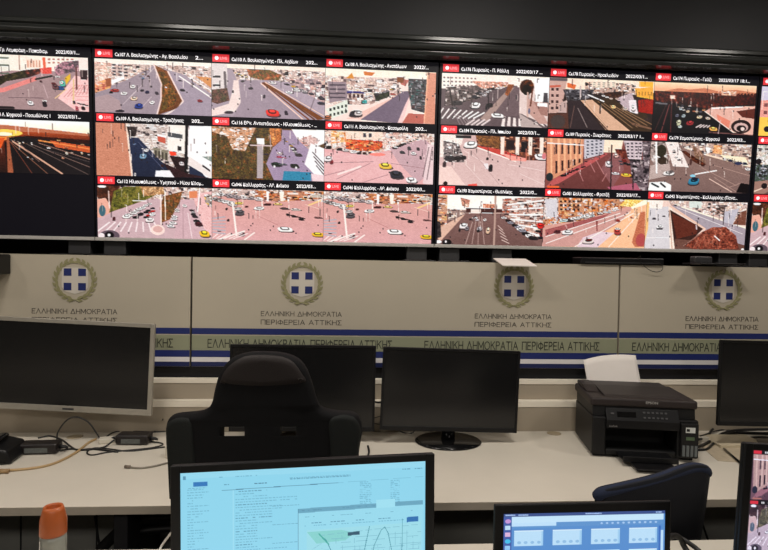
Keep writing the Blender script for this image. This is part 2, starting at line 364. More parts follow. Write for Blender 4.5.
def f4():
    c = Cv(FW, FH, ((32, 85), (740, 108), (35, 410), (740, 425)), (44, 62, 104))
    c.T([(215, 88), (600, 100), (600, 420), (440, 330), (230, 170)], [WHT, (236, 224, 216), (200, 190, 184), (96, 86, 90), (228, 214, 204)], 6, 4)
    c.P([(230, 175), (290, 180), (520, 415), (250, 412)], (52, 70, 116), 8, (40, 54, 92)); c.L((290, 205), (470, 400), 1.2, (90, 100, 140))
    c.P([(32, 85), (215, 90), (228, 200), (250, 412), (35, 410)], (206, 150, 126), 12); c.L((218, 92), (250, 410), 3, (240, 216, 200))
    c.T([(220, 110), (285, 115), (275, 170), (235, 175)], [DK, (100, 90, 90), (70, 60, 60)], 3, 3)
    c.P([(470, 100), (575, 105), (580, 280), (465, 250)], (236, 228, 220)); c.P([(470, 145), (560, 160), (560, 185), (470, 172)], (96, 104, 110)); c.P([(530, 228), (552, 232), (552, 258), (530, 255)], (50, 50, 56))
    c.P([(406, 165), (455, 178), (455, 215), (410, 200)], (206, 110, 90)); c.P([(405, 155), (460, 168), (460, 180), (405, 168)], WHT)
    c.P([(380, 235), (470, 258), (470, 320), (385, 280)], (150, 146, 130)); c.wins(385, 245, 470, 310, 4, 1, (90, 84, 76), .5, .7, 22)
    c.P([(478, 260), (520, 266), (520, 288), (484, 285)], (250, 90, 60)); c.P([(480, 286), (590, 300), (590, 400), (520, 370)], (66, 30, 36), 18)
    c.P([(578, 100), (598, 102), (592, 420), (570, 400)], (34, 32, 36))
    c.P([(596, 106), (740, 108), (740, 425), (700, 415), (590, 290)], (246, 234, 236)); c.P([(600, 290), (740, 385), (740, 425), (590, 340)], (226, 218, 216)); c.P([(680, 292), (740, 290), (740, 325)], (150, 166, 160)); c.P([(682, 340), (728, 372), (728, 384), (682, 352)], DK)
    c.P([(440, 330), (590, 395), (720, 420), (500, 420)], (80, 34, 44), 16)
    c.P([(395, 378), (480, 376), (510, 420), (390, 416)], (222, 226, 240)); c.cars([(318, 288, 46, 50, (120, 176, 216)), (338, 252, 32, 28, WHT), (266, 216, 22, 16, (110, 140, 190)), (434, 346, 22, 24, (90, 40, 50)), (552, 332, 34, 38, (220, 210, 214)), (590, 374, 16, 18, WHT), (268, 400, 14, 30, WHT)])
    return c.out()
def f5():
    c = Cv(FW, FH, ((25, 95), (728, 118), (20, 425), (722, 440)), (120, 92, 60))
    c.T([(15, 90), (470, 100), (440, 440), (15, 430)], [(96, 78, 44), (138, 92, 52), (74, 64, 40), (176, 120, 70), (112, 100, 58), (90, 70, 56)], 3, 3, 16)
    c.T([(25, 95), (300, 100), (230, 250), (150, 240), (120, 160), (25, 130)], [WHT, (226, 170, 130), (140, 100, 60), (180, 126, 84), (240, 220, 210)], 4, 3)
    c.T([(380, 105), (460, 110), (455, 190), (400, 220)], [(206, 138, 84), (176, 110, 60), (226, 170, 110)], 3, 3)
    c.P([(462, 118), (520, 120), (640, 240), (720, 440), (410, 440), (360, 330), (400, 230), (455, 185)], (172, 150, 186), 10)
    c.P([(520, 115), (728, 118), (728, 200), (640, 235), (560, 180)], (250, 238, 234)); c.T([(560, 180), (640, 150), (700, 180), (640, 250)], [WHT, (210, 150, 140), (190, 176, 176)], 5, 4)
    c.P([(640, 200), (728, 235), (728, 400), (690, 425), (600, 330)], (236, 232, 236)); 
    for i in range(4): c.L((650+i*8, 255+i*28), (722, 330+i*22), 1.6, (104, 96, 104))
    c.P([(470, 375), (640, 380), (640, 435), (460, 432)], (30, 160, 206), 10); c.P([(640, 390), (728, 400), (728, 440), (650, 440)], (236, 200, 210))
    c.P([(305, 190), (345, 190), (338, 420), (300, 420)], (184, 172, 178)); c.P([(300, 170), (350, 172), (350, 210), (305, 205)], WHT); c.L((262, 212), (395, 216), 2, (214, 196, 196)); c.L((385, 150), (388, 240), 1.5, (200, 180, 180))
    c.cars([(444, 262, 44, 26, (226, 200, 210)), (440, 284, 40, 20, (220, 90, 130)), (420, 330, 70, 40, (50, 70, 60)), (535, 338, 60, 40, (60, 64, 60)), (460, 330, 60, 18, (110, 116, 130)), (560, 270, 50, 30, (96, 84, 90)), (530, 232, 40, 30, (100, 80, 84)), (745, 300, 50, 40, RD), (360, 268, 40, 16, (90, 70, 80)), (470, 290, 36, 12, (200, 120, 150))])
    c.rnd_cars((470, 150), (540, 270), 12, 12, 30, CARS, 16); c.E((410, 345), 6, 8, WHT); c.E((546, 352), 6, 8, WHT)
    return c.out()
def f6():
    c = Cv(FW, FH, ((20, 95), (705, 118), (12, 418), (695, 432)), (222, 178, 180))
    c.T([(15, 90), (710, 115), (700, 250), (420, 220), (280, 250), (15, 210)], CITY+[PK, PK, CR], 4, 4)
    c.P([(20, 230), (280, 250), (420, 230), (520, 260), (600, 432), (12, 418)], (224, 184, 186), 6)
    c.T([(150, 150), (380, 165), (380, 210), (290, 228), (150, 215)], [(240, 120, 60), (230, 90, 50), (250, 170, 100), (120, 50, 40)], 4, 3)
    c.T([(60, 100), (150, 105), (150, 170), (60, 180)], [(240, 196, 130), (228, 150, 90), CR], 5, 3); c.P([(150, 95), (380, 105), (380, 160), (150, 150)], (240, 214, 196), 16); c.wins(250, 110, 320, 145, 2, 1, (80, 80, 100), .5, .7)
    c.P([(420, 205), (640, 150), (700, 200), (650, 380), (600, 420), (480, 300)], (206, 168, 178), 8)
    c.P([(660, 180), (705, 190), (695, 432), (630, 425)], (232, 200, 206)); c.L((668, 200), (630, 380), 1.2, (120, 96, 104)); c.L((690, 200), (655, 400), 1.2, (120, 96, 104))
    for a, b in (((20, 300), (320, 290)), ((90, 400), (300, 300)), ((250, 420), (410, 370)), ((12, 380), (140, 345)), ((430, 300), (640, 330))): c.L(a, b, .9, (180, 130, 140))
    c.L((100, 370), (240, 320), 3, (240, 214, 212))
    c.cars([(394, 314, 90, 56, (242, 206, 90)), (462, 366, 92, 74, (66, 66, 84)), (556, 400, 76, 54, (244, 240, 244)), (200, 228, 50, 26, WHT), (150, 218, 44, 26, (220, 210, 210)), (112, 212, 40, 26, (70, 60, 70)), (45, 200, 40, 30, DK), (232, 236, 30, 22, (80, 60, 66)), (266, 236, 30, 22, (90, 50, 50)), (570, 236, 40, 30, (236, 226, 226)), (500, 230, 36, 26, (90, 90, 100)), (544, 205, 26, 34, (96, 90, 100)), (600, 208, 22, 30, (70, 62, 74)), (616, 262, 16, 32, (90, 70, 76)), (40, 270, 60, 50, (240, 230, 234)), (62, 292, 24, 34, (190, 50, 66))])
    c.rnd_cars((440, 208), (610, 140), 12, 34, 16, [WHT, (220, 200, 200), (150, 120, 120), DK], 8); c.E((345, 245), 50, 10, (240, 150, 140))
    return c.out()
def f7():
    c = Cv(FW, FH, ((38, 92), (740, 112), (38, 412), (740, 418)), (212, 178, 186))
    c.T([(38, 90), (740, 110), (740, 180), (38, 180)], CITY, 4, 4); c.T([(38, 92), (180, 95), (140, 200), (100, 260), (38, 160)], [(96, 60, 44), (70, 44, 36), (130, 80, 60)], 3, 3)
    c.P([(38, 180), (90, 170), (140, 250), (60, 290), (38, 290)], (226, 180, 164)); c.E((68, 248), 20, 34, (70, 130, 150))
    c.T([(140, 130), (200, 105), (300, 100), (420, 120), (400, 150), (340, 180), (200, 230), (110, 260), (130, 180)], [(110, 112, 52), (140, 136, 66), (88, 88, 40), (160, 140, 84)], 3, 3)
    c.T([(300, 100), (440, 105), (450, 150), (320, 160)], [(190, 150, 110), (150, 120, 80), (220, 190, 150)], 3, 3)
    c.P([(110, 280), (400, 170), (420, 180), (380, 320), (450, 400), (560, 418), (38, 412), (38, 320)], (208, 176, 184), 6)
    for i in range(9): c.L((110+i*34, 318), (40+i*46, 372), 2.2, (236, 216, 222))
    c.T([(440, 160), (560, 130), (540, 200), (480, 300), (430, 320), (420, 230)], [(146, 96, 56), (110, 74, 44), (176, 124, 80), (120, 100, 60)], 3, 3)
    c.P([(560, 180), (600, 180), (670, 415), (500, 415), (540, 260)], (214, 176, 186), 6); c.L((560, 230), (560, 410), 1, (190, 150, 160)); c.L((590, 260), (615, 412), 1, (240, 220, 224))
    c.P([(620, 150), (740, 130), (740, 400), (690, 350), (640, 220)], (230, 190, 190), 12); c.T([(690, 150), (740, 150), (740, 230), (700, 200)], CARS, 4, 4); c.L((665, 110), (650, 250), 1.5, WHT); c.P([(600, 130), (650, 130), (650, 170), (600, 172)], (222, 150, 110))
    c.rnd_cars((230, 270), (370, 195), 7, 56, 30, [WHT, WHT, (210, 206, 210)], 6); c.rnd_cars((270, 285), (385, 225), 6, 44, 30, [(50, 46, 56), (80, 74, 90)], 6); c.rnd_cars((330, 285), (390, 240), 4, 36, 30, [(50, 46, 56), RD, DK], 4)
    c.cars([(214, 280, 56, 34, WHT), (356, 300, 56, 44, WHT), (372, 265, 40, 30, WHT)]); c.rnd_cars((484, 345), (530, 215), 6, 56, 26, [WHT, (225, 222, 226)], 4); c.rnd_cars((610, 230), (655, 330), 6, 26, 52, [WHT, (60, 54, 66), (210, 206, 210)], 4)
    c.cars([(655, 322, 52, 40, (110, 40, 54)), (692, 380, 70, 60, (250, 206, 60)), (138, 294, 20, 34, (130, 50, 60)), (570, 215, 30, 24, WHT)])
    c.E((404, 362), 44, 32, (236, 212, 206)); c.E((404, 358), 30, 20, (214, 180, 176)); c.L((425, 150), (425, 330), 1.6, (240, 220, 214)); c.L((450, 130), (452, 300), 1.6, (250, 236, 226)); c.L((255, 186), (335, 188), 1.6, WHT); c.L((108, 130), (112, 230), 1.8, (240, 220, 214)); c.L((400, 150), (425, 165), 1.2, WHT)
    c.E((110, 400), 60, 34, (120, 100, 116)); c.E((108, 396), 28, 22, (30, 26, 34)); c.E((106, 396), 9, 9, WHT); c.E((60, 400), 20, 16, (226, 214, 220)); c.E((68, 100), 26, 8, WHT)
    return c.out()
def f8(q=0):
    c = Cv(FW, FH, ((22, 95), (720, 118), (18, 430), (712, 432)), (212, 168, 164))
    c.P([(15, 150), (720, 190), (720, 440), (15, 440)], (214, 170, 164), 7, (216, 176, 178))
    c.T([(15, 90), (720, 115), (720, 185), (240, 150), (15, 150)], CITY, 4, 3); c.T([(290, 112), (720, 122), (720, 165), (430, 185), (290, 160)], [(150, 70, 40), (226, 160, 100), (80, 44, 36), CR, WHT, (206, 120, 70)], 5, 4)
    c.P([(360, 118), (376, 118), (374, 182), (360, 180)], WHT); c.P([(440, 120), (470, 120), (466, 180), (446, 180)], (246, 226, 210)); c.P([(490, 125), (560, 128), (560, 140), (490, 137)], (230, 210, 200)); c.P([(640, 140), (720, 140), (720, 160), (640, 156)], (196, 190, 180))
    c.rnd_cars((60, 130), (340, 170), 11, 50, 54, [WHT, (216, 206, 206), (170, 160, 164), (226, 190, 100)], 14); c.rnd_cars((30, 160), (180, 205), 7, 50, 54, [WHT, (140, 130, 130), (200, 196, 196)], 10)
    c.cars([(365, 198, 54, 22, (110, 30, 36)), (430, 196, 60, 22, (226, 196, 130)), (470, 224, 66, 20, (110, 90, 90)), (540, 230, 72, 24, (206, 196, 190)), (312, 222, 70, 32, WHT), (190, 190, 60, 26, (236, 200, 110)), (193, 250, 62, 52, (110, 104, 112)), (180, 226, 60, 30, (200, 196, 196)), (235, 212, 24, 18, (120, 60, 60)), (472, 354, 106, 50, (248, 246, 242)), (678, 384, 90, 44, (238, 196, 66)), (490, 262, 24, 22, DK), (528, 272, 34, 24, (60, 54, 60)), (574, 290, 38, 24, (50, 46, 54)), (680, 280, 60, 18, (150, 110, 110)), (204, 388, 40, 36, (110, 54, 60)), (120, 300, 16, 24, DK), (110, 228, 14, 22, DK), (64, 370, 24, 14, (60, 46, 60))])
    c.P([(500, 262), (600, 285), (600, 292), (500, 270)], (60, 40, 44)); c.L((148, 190), (170, 400), 3, (246, 226, 220)); c.L((330, 160), (332, 210), 1.6, (246, 226, 220))
    for i in range(6): c.L((20+i*26, 420), (60+i*36, 385), 1.6, (238, 214, 212)); c.L((25, 290+i*18), (100, 280+i*22), 2.2, (190, 178, 190))
    c.L((50, 430), (220, 370), 2.4, (240, 220, 216)); c.L((220, 425), (280, 380), 2.4, (240, 220, 216)); c.L((620, 205), (700, 175), 2.5, (236, 206, 150)); c.L((300, 270), (430, 330), .8, (190, 140, 140)); c.L((600, 200), (700, 230), 1, (230, 200, 190))
    return c.out()
def g1():
    c = Cv(FW, FH, ((42, 95), (742, 120), (32, 440), (735, 460)), (120, 106, 110))
    c.P([(40, 90), (745, 115), (745, 200), (40, 200)], (246, 226, 214)); c.wins(45, 115, 270, 190, 9, 3, (120, 100, 104), .45, .35, 6)
    c.T([(70, 190), (420, 170), (300, 260), (60, 320)], [DK, (70, 60, 62), (150, 136, 136), (100, 84, 80), (210, 200, 196)], 4, 4); c.T([(230, 150), (470, 155), (470, 180), (300, 200)], [CR, (214, 140, 110), PK, (150, 110, 100)], 4, 3)
    c.P([(140, 330), (480, 175), (530, 180), (540, 300), (540, 455), (32, 440), (40, 340)], (118, 104, 108), 7); c.P([(480, 190), (520, 190), (340, 420), (290, 400)], (176, 156, 150)); c.T([(470, 170), (510, 170), (470, 250), (450, 235)], [(170, 110, 70), (140, 90, 60)], 3, 3)
    c.P([(515, 185), (545, 190), (545, 380), (430, 380), (330, 430)], (128, 112, 116), 6)
    for i in range(8): c.L((50+i*38, 330+i*4), (40+i*34-30, 395), 2.4, (230, 222, 222))
    for i in range(9): c.P([(440+i*34, 380+i*5), (456+i*34, 382+i*5), (452+i*38, 448), (428+i*38, 446)], (226, 216, 214))
    for i in range(4): c.L((250+i*34, 405), (200+i*34, 440), 3, (214, 204, 204))
    c.P([(545, 190), (745, 125), (745, 445), (640, 400), (545, 360)], (220, 204, 200)); c.P([(545, 360), (700, 455), (560, 450)], (190, 178, 176)); c.P([(600, 260), (660, 290), (740, 430), (680, 430), (610, 360)], (198, 166, 158)); c.P([(640, 285), (735, 290), (735, 380), (690, 370)], (176, 140, 132)); c.P([(640, 130), (745, 125), (745, 290), (650, 280)], (252, 248, 244)); c.L((560, 365), (720, 455), 1.6, (130, 120, 120))
    c.E((592, 185), 46, 50, (80, 46, 28), 16); c.T([(552, 150), (620, 140), (640, 180), (600, 180)], [(150, 90, 44), (110, 64, 34), (60, 40, 28)], 3, 3); c.E((592, 205), 30, 36, (44, 34, 26), 10); c.L((598, 225), (600, 380), 3, (206, 180, 170)); c.L((630, 200), (618, 310), 2.4, (120, 70, 50)); c.P([(705, 225), (730, 225), (735, 290), (700, 290)], (96, 92, 100)); c.P([(665, 290), (730, 292), (730, 318), (665, 312)], WHT); c.E((610, 345), 6, 20, (110, 120, 160))
    c.cars([(258, 306, 72, 60, WHT), (402, 374, 92, 48, (244, 242, 242)), (250, 250, 40, 30, (70, 70, 84)), (316, 240, 34, 24, (200, 196, 200)), (280, 228, 40, 30, (60, 60, 76)), (350, 305, 50, 40, (60, 54, 60)), (140, 290, 80, 40, (80, 74, 78)), (120, 326, 60, 20, (110, 104, 108)), (330, 320, 16, 40, (60, 52, 60)), (526, 250, 10, 40, (80, 70, 80)), (325, 222, 26, 18, WHT)])
    c.rnd_cars((300, 230), (460, 175), 9, 30, 14, CARS, 6); c.L((90, 200), (110, 310), 2, (60, 50, 50)); c.L((240, 190), (230, 330), 1.6, (90, 80, 80)); c.L((340, 230), (345, 330), 1.6, DK)
    for i in range(5): c.L((120+i*22, 360+i*10), (160+i*24, 440), .8, (180, 168, 170))
    return c.out()
def g2():
    c = Cv(FW, FH, ((30, 98), (745, 122), (20, 450), (735, 468)), (70, 56, 54))
    c.P([(28, 95), (750, 120), (750, 200), (28, 200)], (250, 220, 198)); c.T([(270, 130), (620, 140), (620, 215), (270, 200)], [CR, WHT, (180, 150, 140), (60, 50, 56), (214, 180, 160)], 4, 4); c.P([(315, 125), (480, 130), (480, 170), (315, 165)], (232, 214, 196)); c.wins(315, 128, 480, 168, 5, 3, (150, 140, 140), .5, .4)
    c.P([(150, 135), (210, 150), (200, 180), (150, 165)], (226, 130, 80)); c.P([(30, 100), (150, 105), (110, 340), (25, 345)], (204, 176, 168)); c.wins(35, 160, 100, 330, 2, 4, (80, 56, 58), .5, .45); c.P([(30, 155), (105, 150), (105, 165), (30, 170)], (206, 120, 100)); c.P([(30, 100), (150, 105), (150, 125), (30, 120)], (120, 112, 116))
    c.T([(120, 180), (330, 180), (330, 230), (160, 270)], [(60, 56, 66), (110, 110, 124), (150, 150, 160), DK], 4, 4)
    c.P([(155, 255), (240, 258), (400, 458), (170, 455)], (74, 62, 66), 5); c.L((225, 310), (290, 440), 1, (180, 170, 166)); c.L((200, 290), (175, 440), 1, (150, 120, 110)); c.P([(140, 250), (155, 300), (165, 450), (20, 450), (25, 345), (110, 345)], (110, 76, 66), 14); c.P([(110, 270), (150, 255), (150, 340), (90, 340)], (196, 176, 172)); c.E((90, 400), 50, 46, (96, 84, 82))
    c.P([(240, 255), (320, 250), (585, 460), (420, 458)], (214, 182, 158), 6); c.L((240, 258), (430, 458), 1.6, (50, 36, 36)); c.L((275, 265), (430, 445), .8, (180, 150, 130))
    c.P([(320, 250), (500, 230), (700, 350), (735, 468), (585, 460)], (84, 66, 48), 8); 
    for i in range(5): c.L((360+i*40, 260+i*12), (600+i*34, 440-i*6), 1, (170, 140, 110))
    c.P([(480, 240), (590, 200), (640, 340), (560, 320)], (196, 176, 186), 16); c.P([(570, 250), (620, 250), (635, 345), (580, 330)], (226, 216, 226)); c.P([(635, 250), (742, 240), (738, 345), (640, 330)], (176, 44, 30), 22); c.P([(610, 170), (735, 160), (738, 245), (620, 225)], (240, 184, 80), 12); c.P([(638, 122), (735, 125), (735, 160), (640, 160)], (250, 190, 70)); c.wins(630, 180, 735, 230, 5, 1, (190, 140, 60), .4, .5)
    c.T([(400, 200), (560, 190), (500, 235), (400, 240)], [(80, 54, 44), (120, 80, 60), (60, 40, 36)], 3, 3); c.cars([(464, 294, 40, 34, (250, 206, 150)), (550, 308, 34, 28, (226, 210, 200)), (600, 300, 30, 60, WHT), (700, 380, 40, 30, (90, 70, 70))]); c.rnd_cars((320, 190), (500, 260), 10, 26, 30, [WHT, (226, 200, 190), (70, 56, 60)], 26); c.L((378, 270), (376, 340), 2.4, (60, 50, 50)); c.L((300, 130), (300, 190), 1.4, (120, 90, 90)); c.L((238, 160), (240, 230), 3, (200, 190, 190)); c.L((290, 215), (400, 260), 2, WHT)
    c.P([(585, 400), (735, 440), (735, 452), (600, 420)], (140, 110, 90))
    return c.out()
def g3():
    c = Cv(FW, FH, ((22, 90), (697, 112), (8, 425), (670, 440)), (36, 32, 40))
    c.P([(20, 85), (700, 108), (700, 200), (20, 150)], (250, 216, 180), 4, (226, 160, 130)); c.P([(90, 150), (180, 132), (260, 140), (350, 130), (440, 150), (560, 140), (700, 160), (700, 200), (90, 180)], (206, 140, 110), 8)
    c.T([(25, 150), (330, 160), (690, 175), (690, 225), (400, 270), (30, 220)], [(60, 34, 36), (90, 44, 38), (130, 62, 48), (40, 28, 34), (190, 110, 84)], 3, 4)
    for x in range(280, 690, 22): c.T([(x, 165), (x+16, 160), (x+18, 240), (x, 240)], [(120, 50, 40), (84, 40, 36), (56, 30, 34)], 3, 3)
    c.T([(460, 150), (560, 150), (560, 180), (460, 176)], [CR, (226, 180, 150), (170, 120, 110)], 4, 3); c.P([(125, 180), (158, 180), (158, 202), (125, 202)], (246, 206, 190))
    c.P([(20, 230), (160, 230), (330, 270), (450, 438), (8, 425)], (38, 34, 42), 6); c.L((120, 240), (70, 420), 1.6, (150, 90, 90)); c.L((100, 240), (30, 410), 1.2, (110, 70, 70)); c.L((135, 240), (130, 420), 1.6, (120, 66, 66))
    c.P([(400, 255), (690, 245), (670, 438), (540, 420), (350, 285)], (222, 184, 172), 6); c.P([(560, 280), (690, 260), (685, 330), (600, 320)], (120, 64, 54), 8); c.P([(430, 300), (520, 345), (510, 395), (440, 350)], (226, 150, 130)); c.E((590, 380), 66, 46, (60, 44, 46)); c.E((590, 385), 48, 30, (206, 180, 176)); c.E((592, 392), 32, 22, (44, 34, 38)); c.E((600, 395), 14, 12, (226, 206, 200)); c.L((400, 262), (600, 250), 2, WHT); c.L((350, 280), (540, 420), 1.6, (240, 210, 200)); c.L((380, 420), (670, 436), 1.4, (130, 96, 96))
    c.cars([(256, 358, 54, 44, (206, 50, 60)), (318, 318, 40, 28, (236, 214, 180)), (372, 326, 36, 26, (226, 206, 190)), (408, 396, 60, 40, (250, 190, 110)), (183, 356, 34, 60, (206, 210, 180)), (192, 384, 30, 26, (200, 216, 214)), (196, 262, 26, 36, (190, 210, 220)), (214, 312, 28, 34, (170, 196, 206)), (172, 310, 26, 30, (120, 124, 150)), (242, 282, 26, 24, (226, 206, 180)), (346, 272, 26, 18, (210, 160, 120))])
    for i in range(4): c.L((296+i*24, 388), (330+i*18, 370+i*2), 2, (206, 196, 196))
    c.rnd_cars((170, 240), (320, 290), 12, 16, 26, [WHT, (210, 190, 170), (110, 110, 130), (230, 150, 110)], 40); c.L((455, 340), (440, 430), 1.4, (210, 190, 190)); c.P([(30, 225), (110, 232), (110, 242), (30, 236)], (120, 120, 130))
    return c.out()
def g4():
    c = Cv(FW, FH, ((38, 95), (738, 115), (25, 432), (725, 442)), (206, 180, 178))
    c.P([(30, 90), (740, 110), (740, 450), (20, 440)], (208, 184, 182), 6, (216, 192, 190)); c.T([(270, 100), (740, 112), (738, 265), (600, 262), (280, 175)], [(120, 60, 48), (90, 50, 44), (170, 110, 80), (206, 150, 120), (60, 40, 40)], 5, 5)
    c.T([(270, 105), (430, 110), (430, 190), (300, 165)], [(140, 100, 60), (170, 120, 70), (110, 70, 50)], 3, 3); c.P([(270, 170), (440, 195), (600, 255), (440, 245), (300, 190)], (206, 90, 80), 10); c.L((280, 182), (530, 270), 2.2, (246, 220, 210))
    for x in (432, 530, 615, 690): c.P([(x, 112), (x+28, 114), (x+22, 230), (x, 225)], (240, 220, 206))
    c.wins(460, 130, 530, 200, 1, 1, (60, 40, 44), .8, .9); c.wins(565, 140, 610, 215, 1, 1, (50, 40, 44), .9, .9); c.P([(440, 220), (600, 250), (600, 270), (500, 265)], (240, 170, 160)); c.L((600, 262), (600, 190), 1.6, (220, 140, 120))
    c.P([(38, 95), (190, 98), (180, 160), (70, 240), (38, 250)], (240, 222, 214), 14); c.T([(60, 140), (160, 160), (200, 280), (60, 280)], [WHT, DK, (150, 140, 140), (226, 210, 206), (70, 60, 64)], 4, 3); c.P([(30, 300), (110, 310), (200, 430), (25, 432)], (232, 206, 200)); c.P([(140, 102), (240, 104), (240, 125), (140, 122)], (60, 54, 60))
    c.cars([(236, 160, 96, 66, (246, 242, 240)), (696, 236, 92, 62, (246, 236, 240)), (366, 310, 30, 66, (54, 46, 56)), (345, 252, 18, 26, DK), (150, 250, 60, 40, (66, 56, 60)), (100, 250, 60, 50, (80, 74, 80)), (190, 246, 40, 34, (50, 46, 54)), (65, 290, 26, 50, (90, 70, 74))]); c.P([(322, 288), (350, 286), (352, 325), (330, 322)], (226, 220, 226)); c.E((718, 235), 14, 20, (236, 130, 140)); c.P([(220, 425), (275, 418), (280, 440), (215, 438)], (236, 110, 100)); c.E((70, 420), 14, 14, (40, 24, 24))
    for a, b in (((200, 290), (330, 430)), ((480, 290), (720, 330)), ((560, 350), (720, 420)), ((190, 200), (330, 285))): c.L(a, b, 1, (226, 206, 204))
    c.L((250, 210), (420, 420), .8, (190, 166, 166)); return c.out()
def g5():
    c = Cv(FW, FH, ((38, 95), (750, 112), (22, 430), (720, 442)), (150, 96, 92))
    c.P([(38, 95), (290, 98), (280, 260), (80, 370), (38, 340)], (214, 160, 130), 8)
    for i, x in enumerate((60, 110, 150, 190, 225, 255)): c.P([(x, 100), (x+16, 100), (x+14, 345-i*22), (x+4, 350-i*22)], (236, 190, 154)); 
    for i, x in enumerate((82, 122, 165, 205, 238)): c.P([(x+14, 250-i*4), (x+26, 248-i*4), (x+26, 330-i*18), (x+14, 335-i*18)], (70, 46, 48)); c.P([(x+14, 130), (x+26, 130), (x+26, 200), (x+14, 205)], (96, 66, 62))
    c.L((40, 130), (290, 142), 2, (250, 220, 210)); c.P([(290, 98), (430, 105), (420, 200), (290, 235)], (196, 196, 210), 10); c.wins(300, 110, 420, 215, 4, 5, (96, 100, 120), .45, .5, -14)
    c.P([(430, 105), (560, 108), (540, 190), (420, 190)], (250, 222, 196)); c.T([(500, 165), (600, 170), (600, 230), (520, 225)], [(120, 60, 50), (90, 50, 46), (160, 100, 80)], 3, 3); c.P([(560, 112), (700, 112), (680, 235), (590, 230)], (206, 190, 200), 10); c.wins(575, 118, 690, 225, 4, 5, (84, 76, 90), .5, .5); c.T([(690, 115), (750, 112), (722, 442), (620, 430), (600, 240), (690, 240)], [(90, 70, 80), (60, 50, 60), (150, 130, 140), (206, 190, 196)], 5, 5)
    c.P([(280, 262), (470, 190), (480, 200), (480, 440), (100, 430), (80, 380)], (148, 92, 90), 7, (126, 78, 76)); c.P([(80, 372), (280, 262), (440, 192), (450, 200), (120, 398), (30, 425)], (196, 110, 110), 8); c.P([(440, 420), (640, 390), (670, 440), (470, 440)], (206, 100, 130)); c.P([(40, 415), (120, 415), (120, 428), (40, 428)], (236, 120, 70)); c.E((55, 355), 24, 28, (50, 66, 76))
    c.P([(480, 200), (540, 210), (560, 300), (480, 420), (400, 300)], (156, 110, 112), 10)
    c.cars([(572, 336, 80, 34, (240, 190, 80)), (500, 326, 60, 26, (216, 210, 216)), (455, 262, 52, 60, (230, 220, 224)), (505, 205, 40, 46, (236, 196, 190)), (560, 240, 40, 30, (150, 60, 56)), (740, 350, 40, 40, WHT)]); c.rnd_cars((130, 350), (300, 275), 9, 36, 20, [(50, 36, 44), (80, 60, 66), (160, 130, 130)], 6); c.rnd_cars((300, 250), (440, 195), 6, 20, 12, [(90, 60, 66), (190, 150, 150)], 4); c.rnd_cars((520, 250), (650, 280), 7, 30, 40, [(54, 46, 54), (120, 100, 110)], 14)
    c.L((478, 140), (465, 440), 2, (60, 40, 48)); c.L((600, 235), (690, 240), 3, (54, 44, 54)); c.L((620, 300), (618, 430), 2, (60, 44, 54)); c.L((600, 350), (620, 350), 2, DK)
    for a, b in (((330, 260), (360, 320)), ((370, 240), (420, 330)), ((410, 380), (440, 330)), ((250, 310), (280, 380))): c.L(a, b, 1.2, (200, 150, 150))
    return c.out()
def g6():
    c = Cv(FW, FH, ((20, 92), (665, 105), (5, 398), (640, 412)), (150, 128, 122))
    c.P([(15, 90), (670, 100), (650, 420), (0, 410)], (160, 136, 128), 7, (142, 120, 116)); c.T([(190, 92), (665, 105), (655, 240), (420, 190), (220, 130)], [WHT, CR, (206, 176, 160), (110, 90, 90), (246, 226, 206), (90, 76, 80)], 5, 4)
    c.P([(110, 95), (190, 95), (260, 250), (160, 245), (140, 180)], (232, 220, 216), 12); c.rnd_cars((150, 110), (200, 220), 5, 20, 26, [(90, 84, 90), (210, 206, 206)], 10); c.T([(205, 145), (240, 150), (370, 230), (350, 245), (290, 215)], [(96, 50, 34), (130, 76, 50), (70, 44, 34)], 3, 3); c.T([(280, 110), (340, 150), (370, 225), (300, 190)], [(120, 90, 70), (190, 160, 150), (150, 120, 100)], 3, 3)
    c.T([(420, 110), (470, 112), (470, 170), (410, 160)], [(246, 200, 150), (236, 170, 120)], 4, 4); c.P([(360, 120), (400, 130), (380, 170)], WHT); c.L((370, 170), (650, 240), 3, (236, 210, 190)); c.P([(460, 170), (620, 185), (640, 225), (500, 210)], (246, 226, 190)); c.rnd_cars((470, 190), (620, 225), 6, 34, 40, [WHT, (60, 70, 110), (200, 190, 180)], 8)
    c.T([(20, 95), (110, 95), (140, 240), (60, 260), (20, 200)], [WHT, (206, 190, 186), (110, 100, 96), (150, 140, 136)], 5, 4); c.E((86, 150), 32, 38, (70, 66, 50), 14); c.E((96, 210), 32, 26, (80, 66, 54), 14); c.P([(20, 240), (140, 230), (150, 300), (10, 330)], (190, 176, 172), 14); c.P([(48, 95), (60, 95), (64, 290), (54, 290)], WHT)
    c.car(292, 332, 78, 68, (40, 160, 206)); c.P([(280, 308), (320, 316), (316, 336), (284, 330)], (24, 50, 84)); c.E((286, 302), 18, 8, (130, 210, 236)); c.car(135, 285, 80, 40, (236, 232, 230)); c.car(150, 275, 40, 20, (150, 140, 140)); c.P([(15, 345), (110, 340), (150, 360), (150, 400), (8, 395)], (240, 238, 236)); c.L((30, 352), (70, 372), 3, (50, 70, 76)); c.L((85, 350), (112, 372), 3, (50, 50, 56)); c.car(634, 255, 40, 26, (244, 238, 236)); c.E((575, 222), 24, 10, (60, 70, 120))
    c.L((300, 292), (435, 268), 2.2, (240, 226, 220)); c.L((390, 320), (530, 400), 1.6, (214, 190, 180)); c.P([(590, 345), (655, 355), (640, 412), (560, 405)], (34, 26, 30)); c.E((272, 215), 8, 22, (100, 70, 66))
    for a, b in (((340, 250), (560, 360)), ((400, 230), (650, 300)), ((420, 310), (560, 400)), ((520, 370), (590, 345)), ((500, 370), (520, 395))): c.L(a, b, .9, (184, 158, 150))
    return c.out()
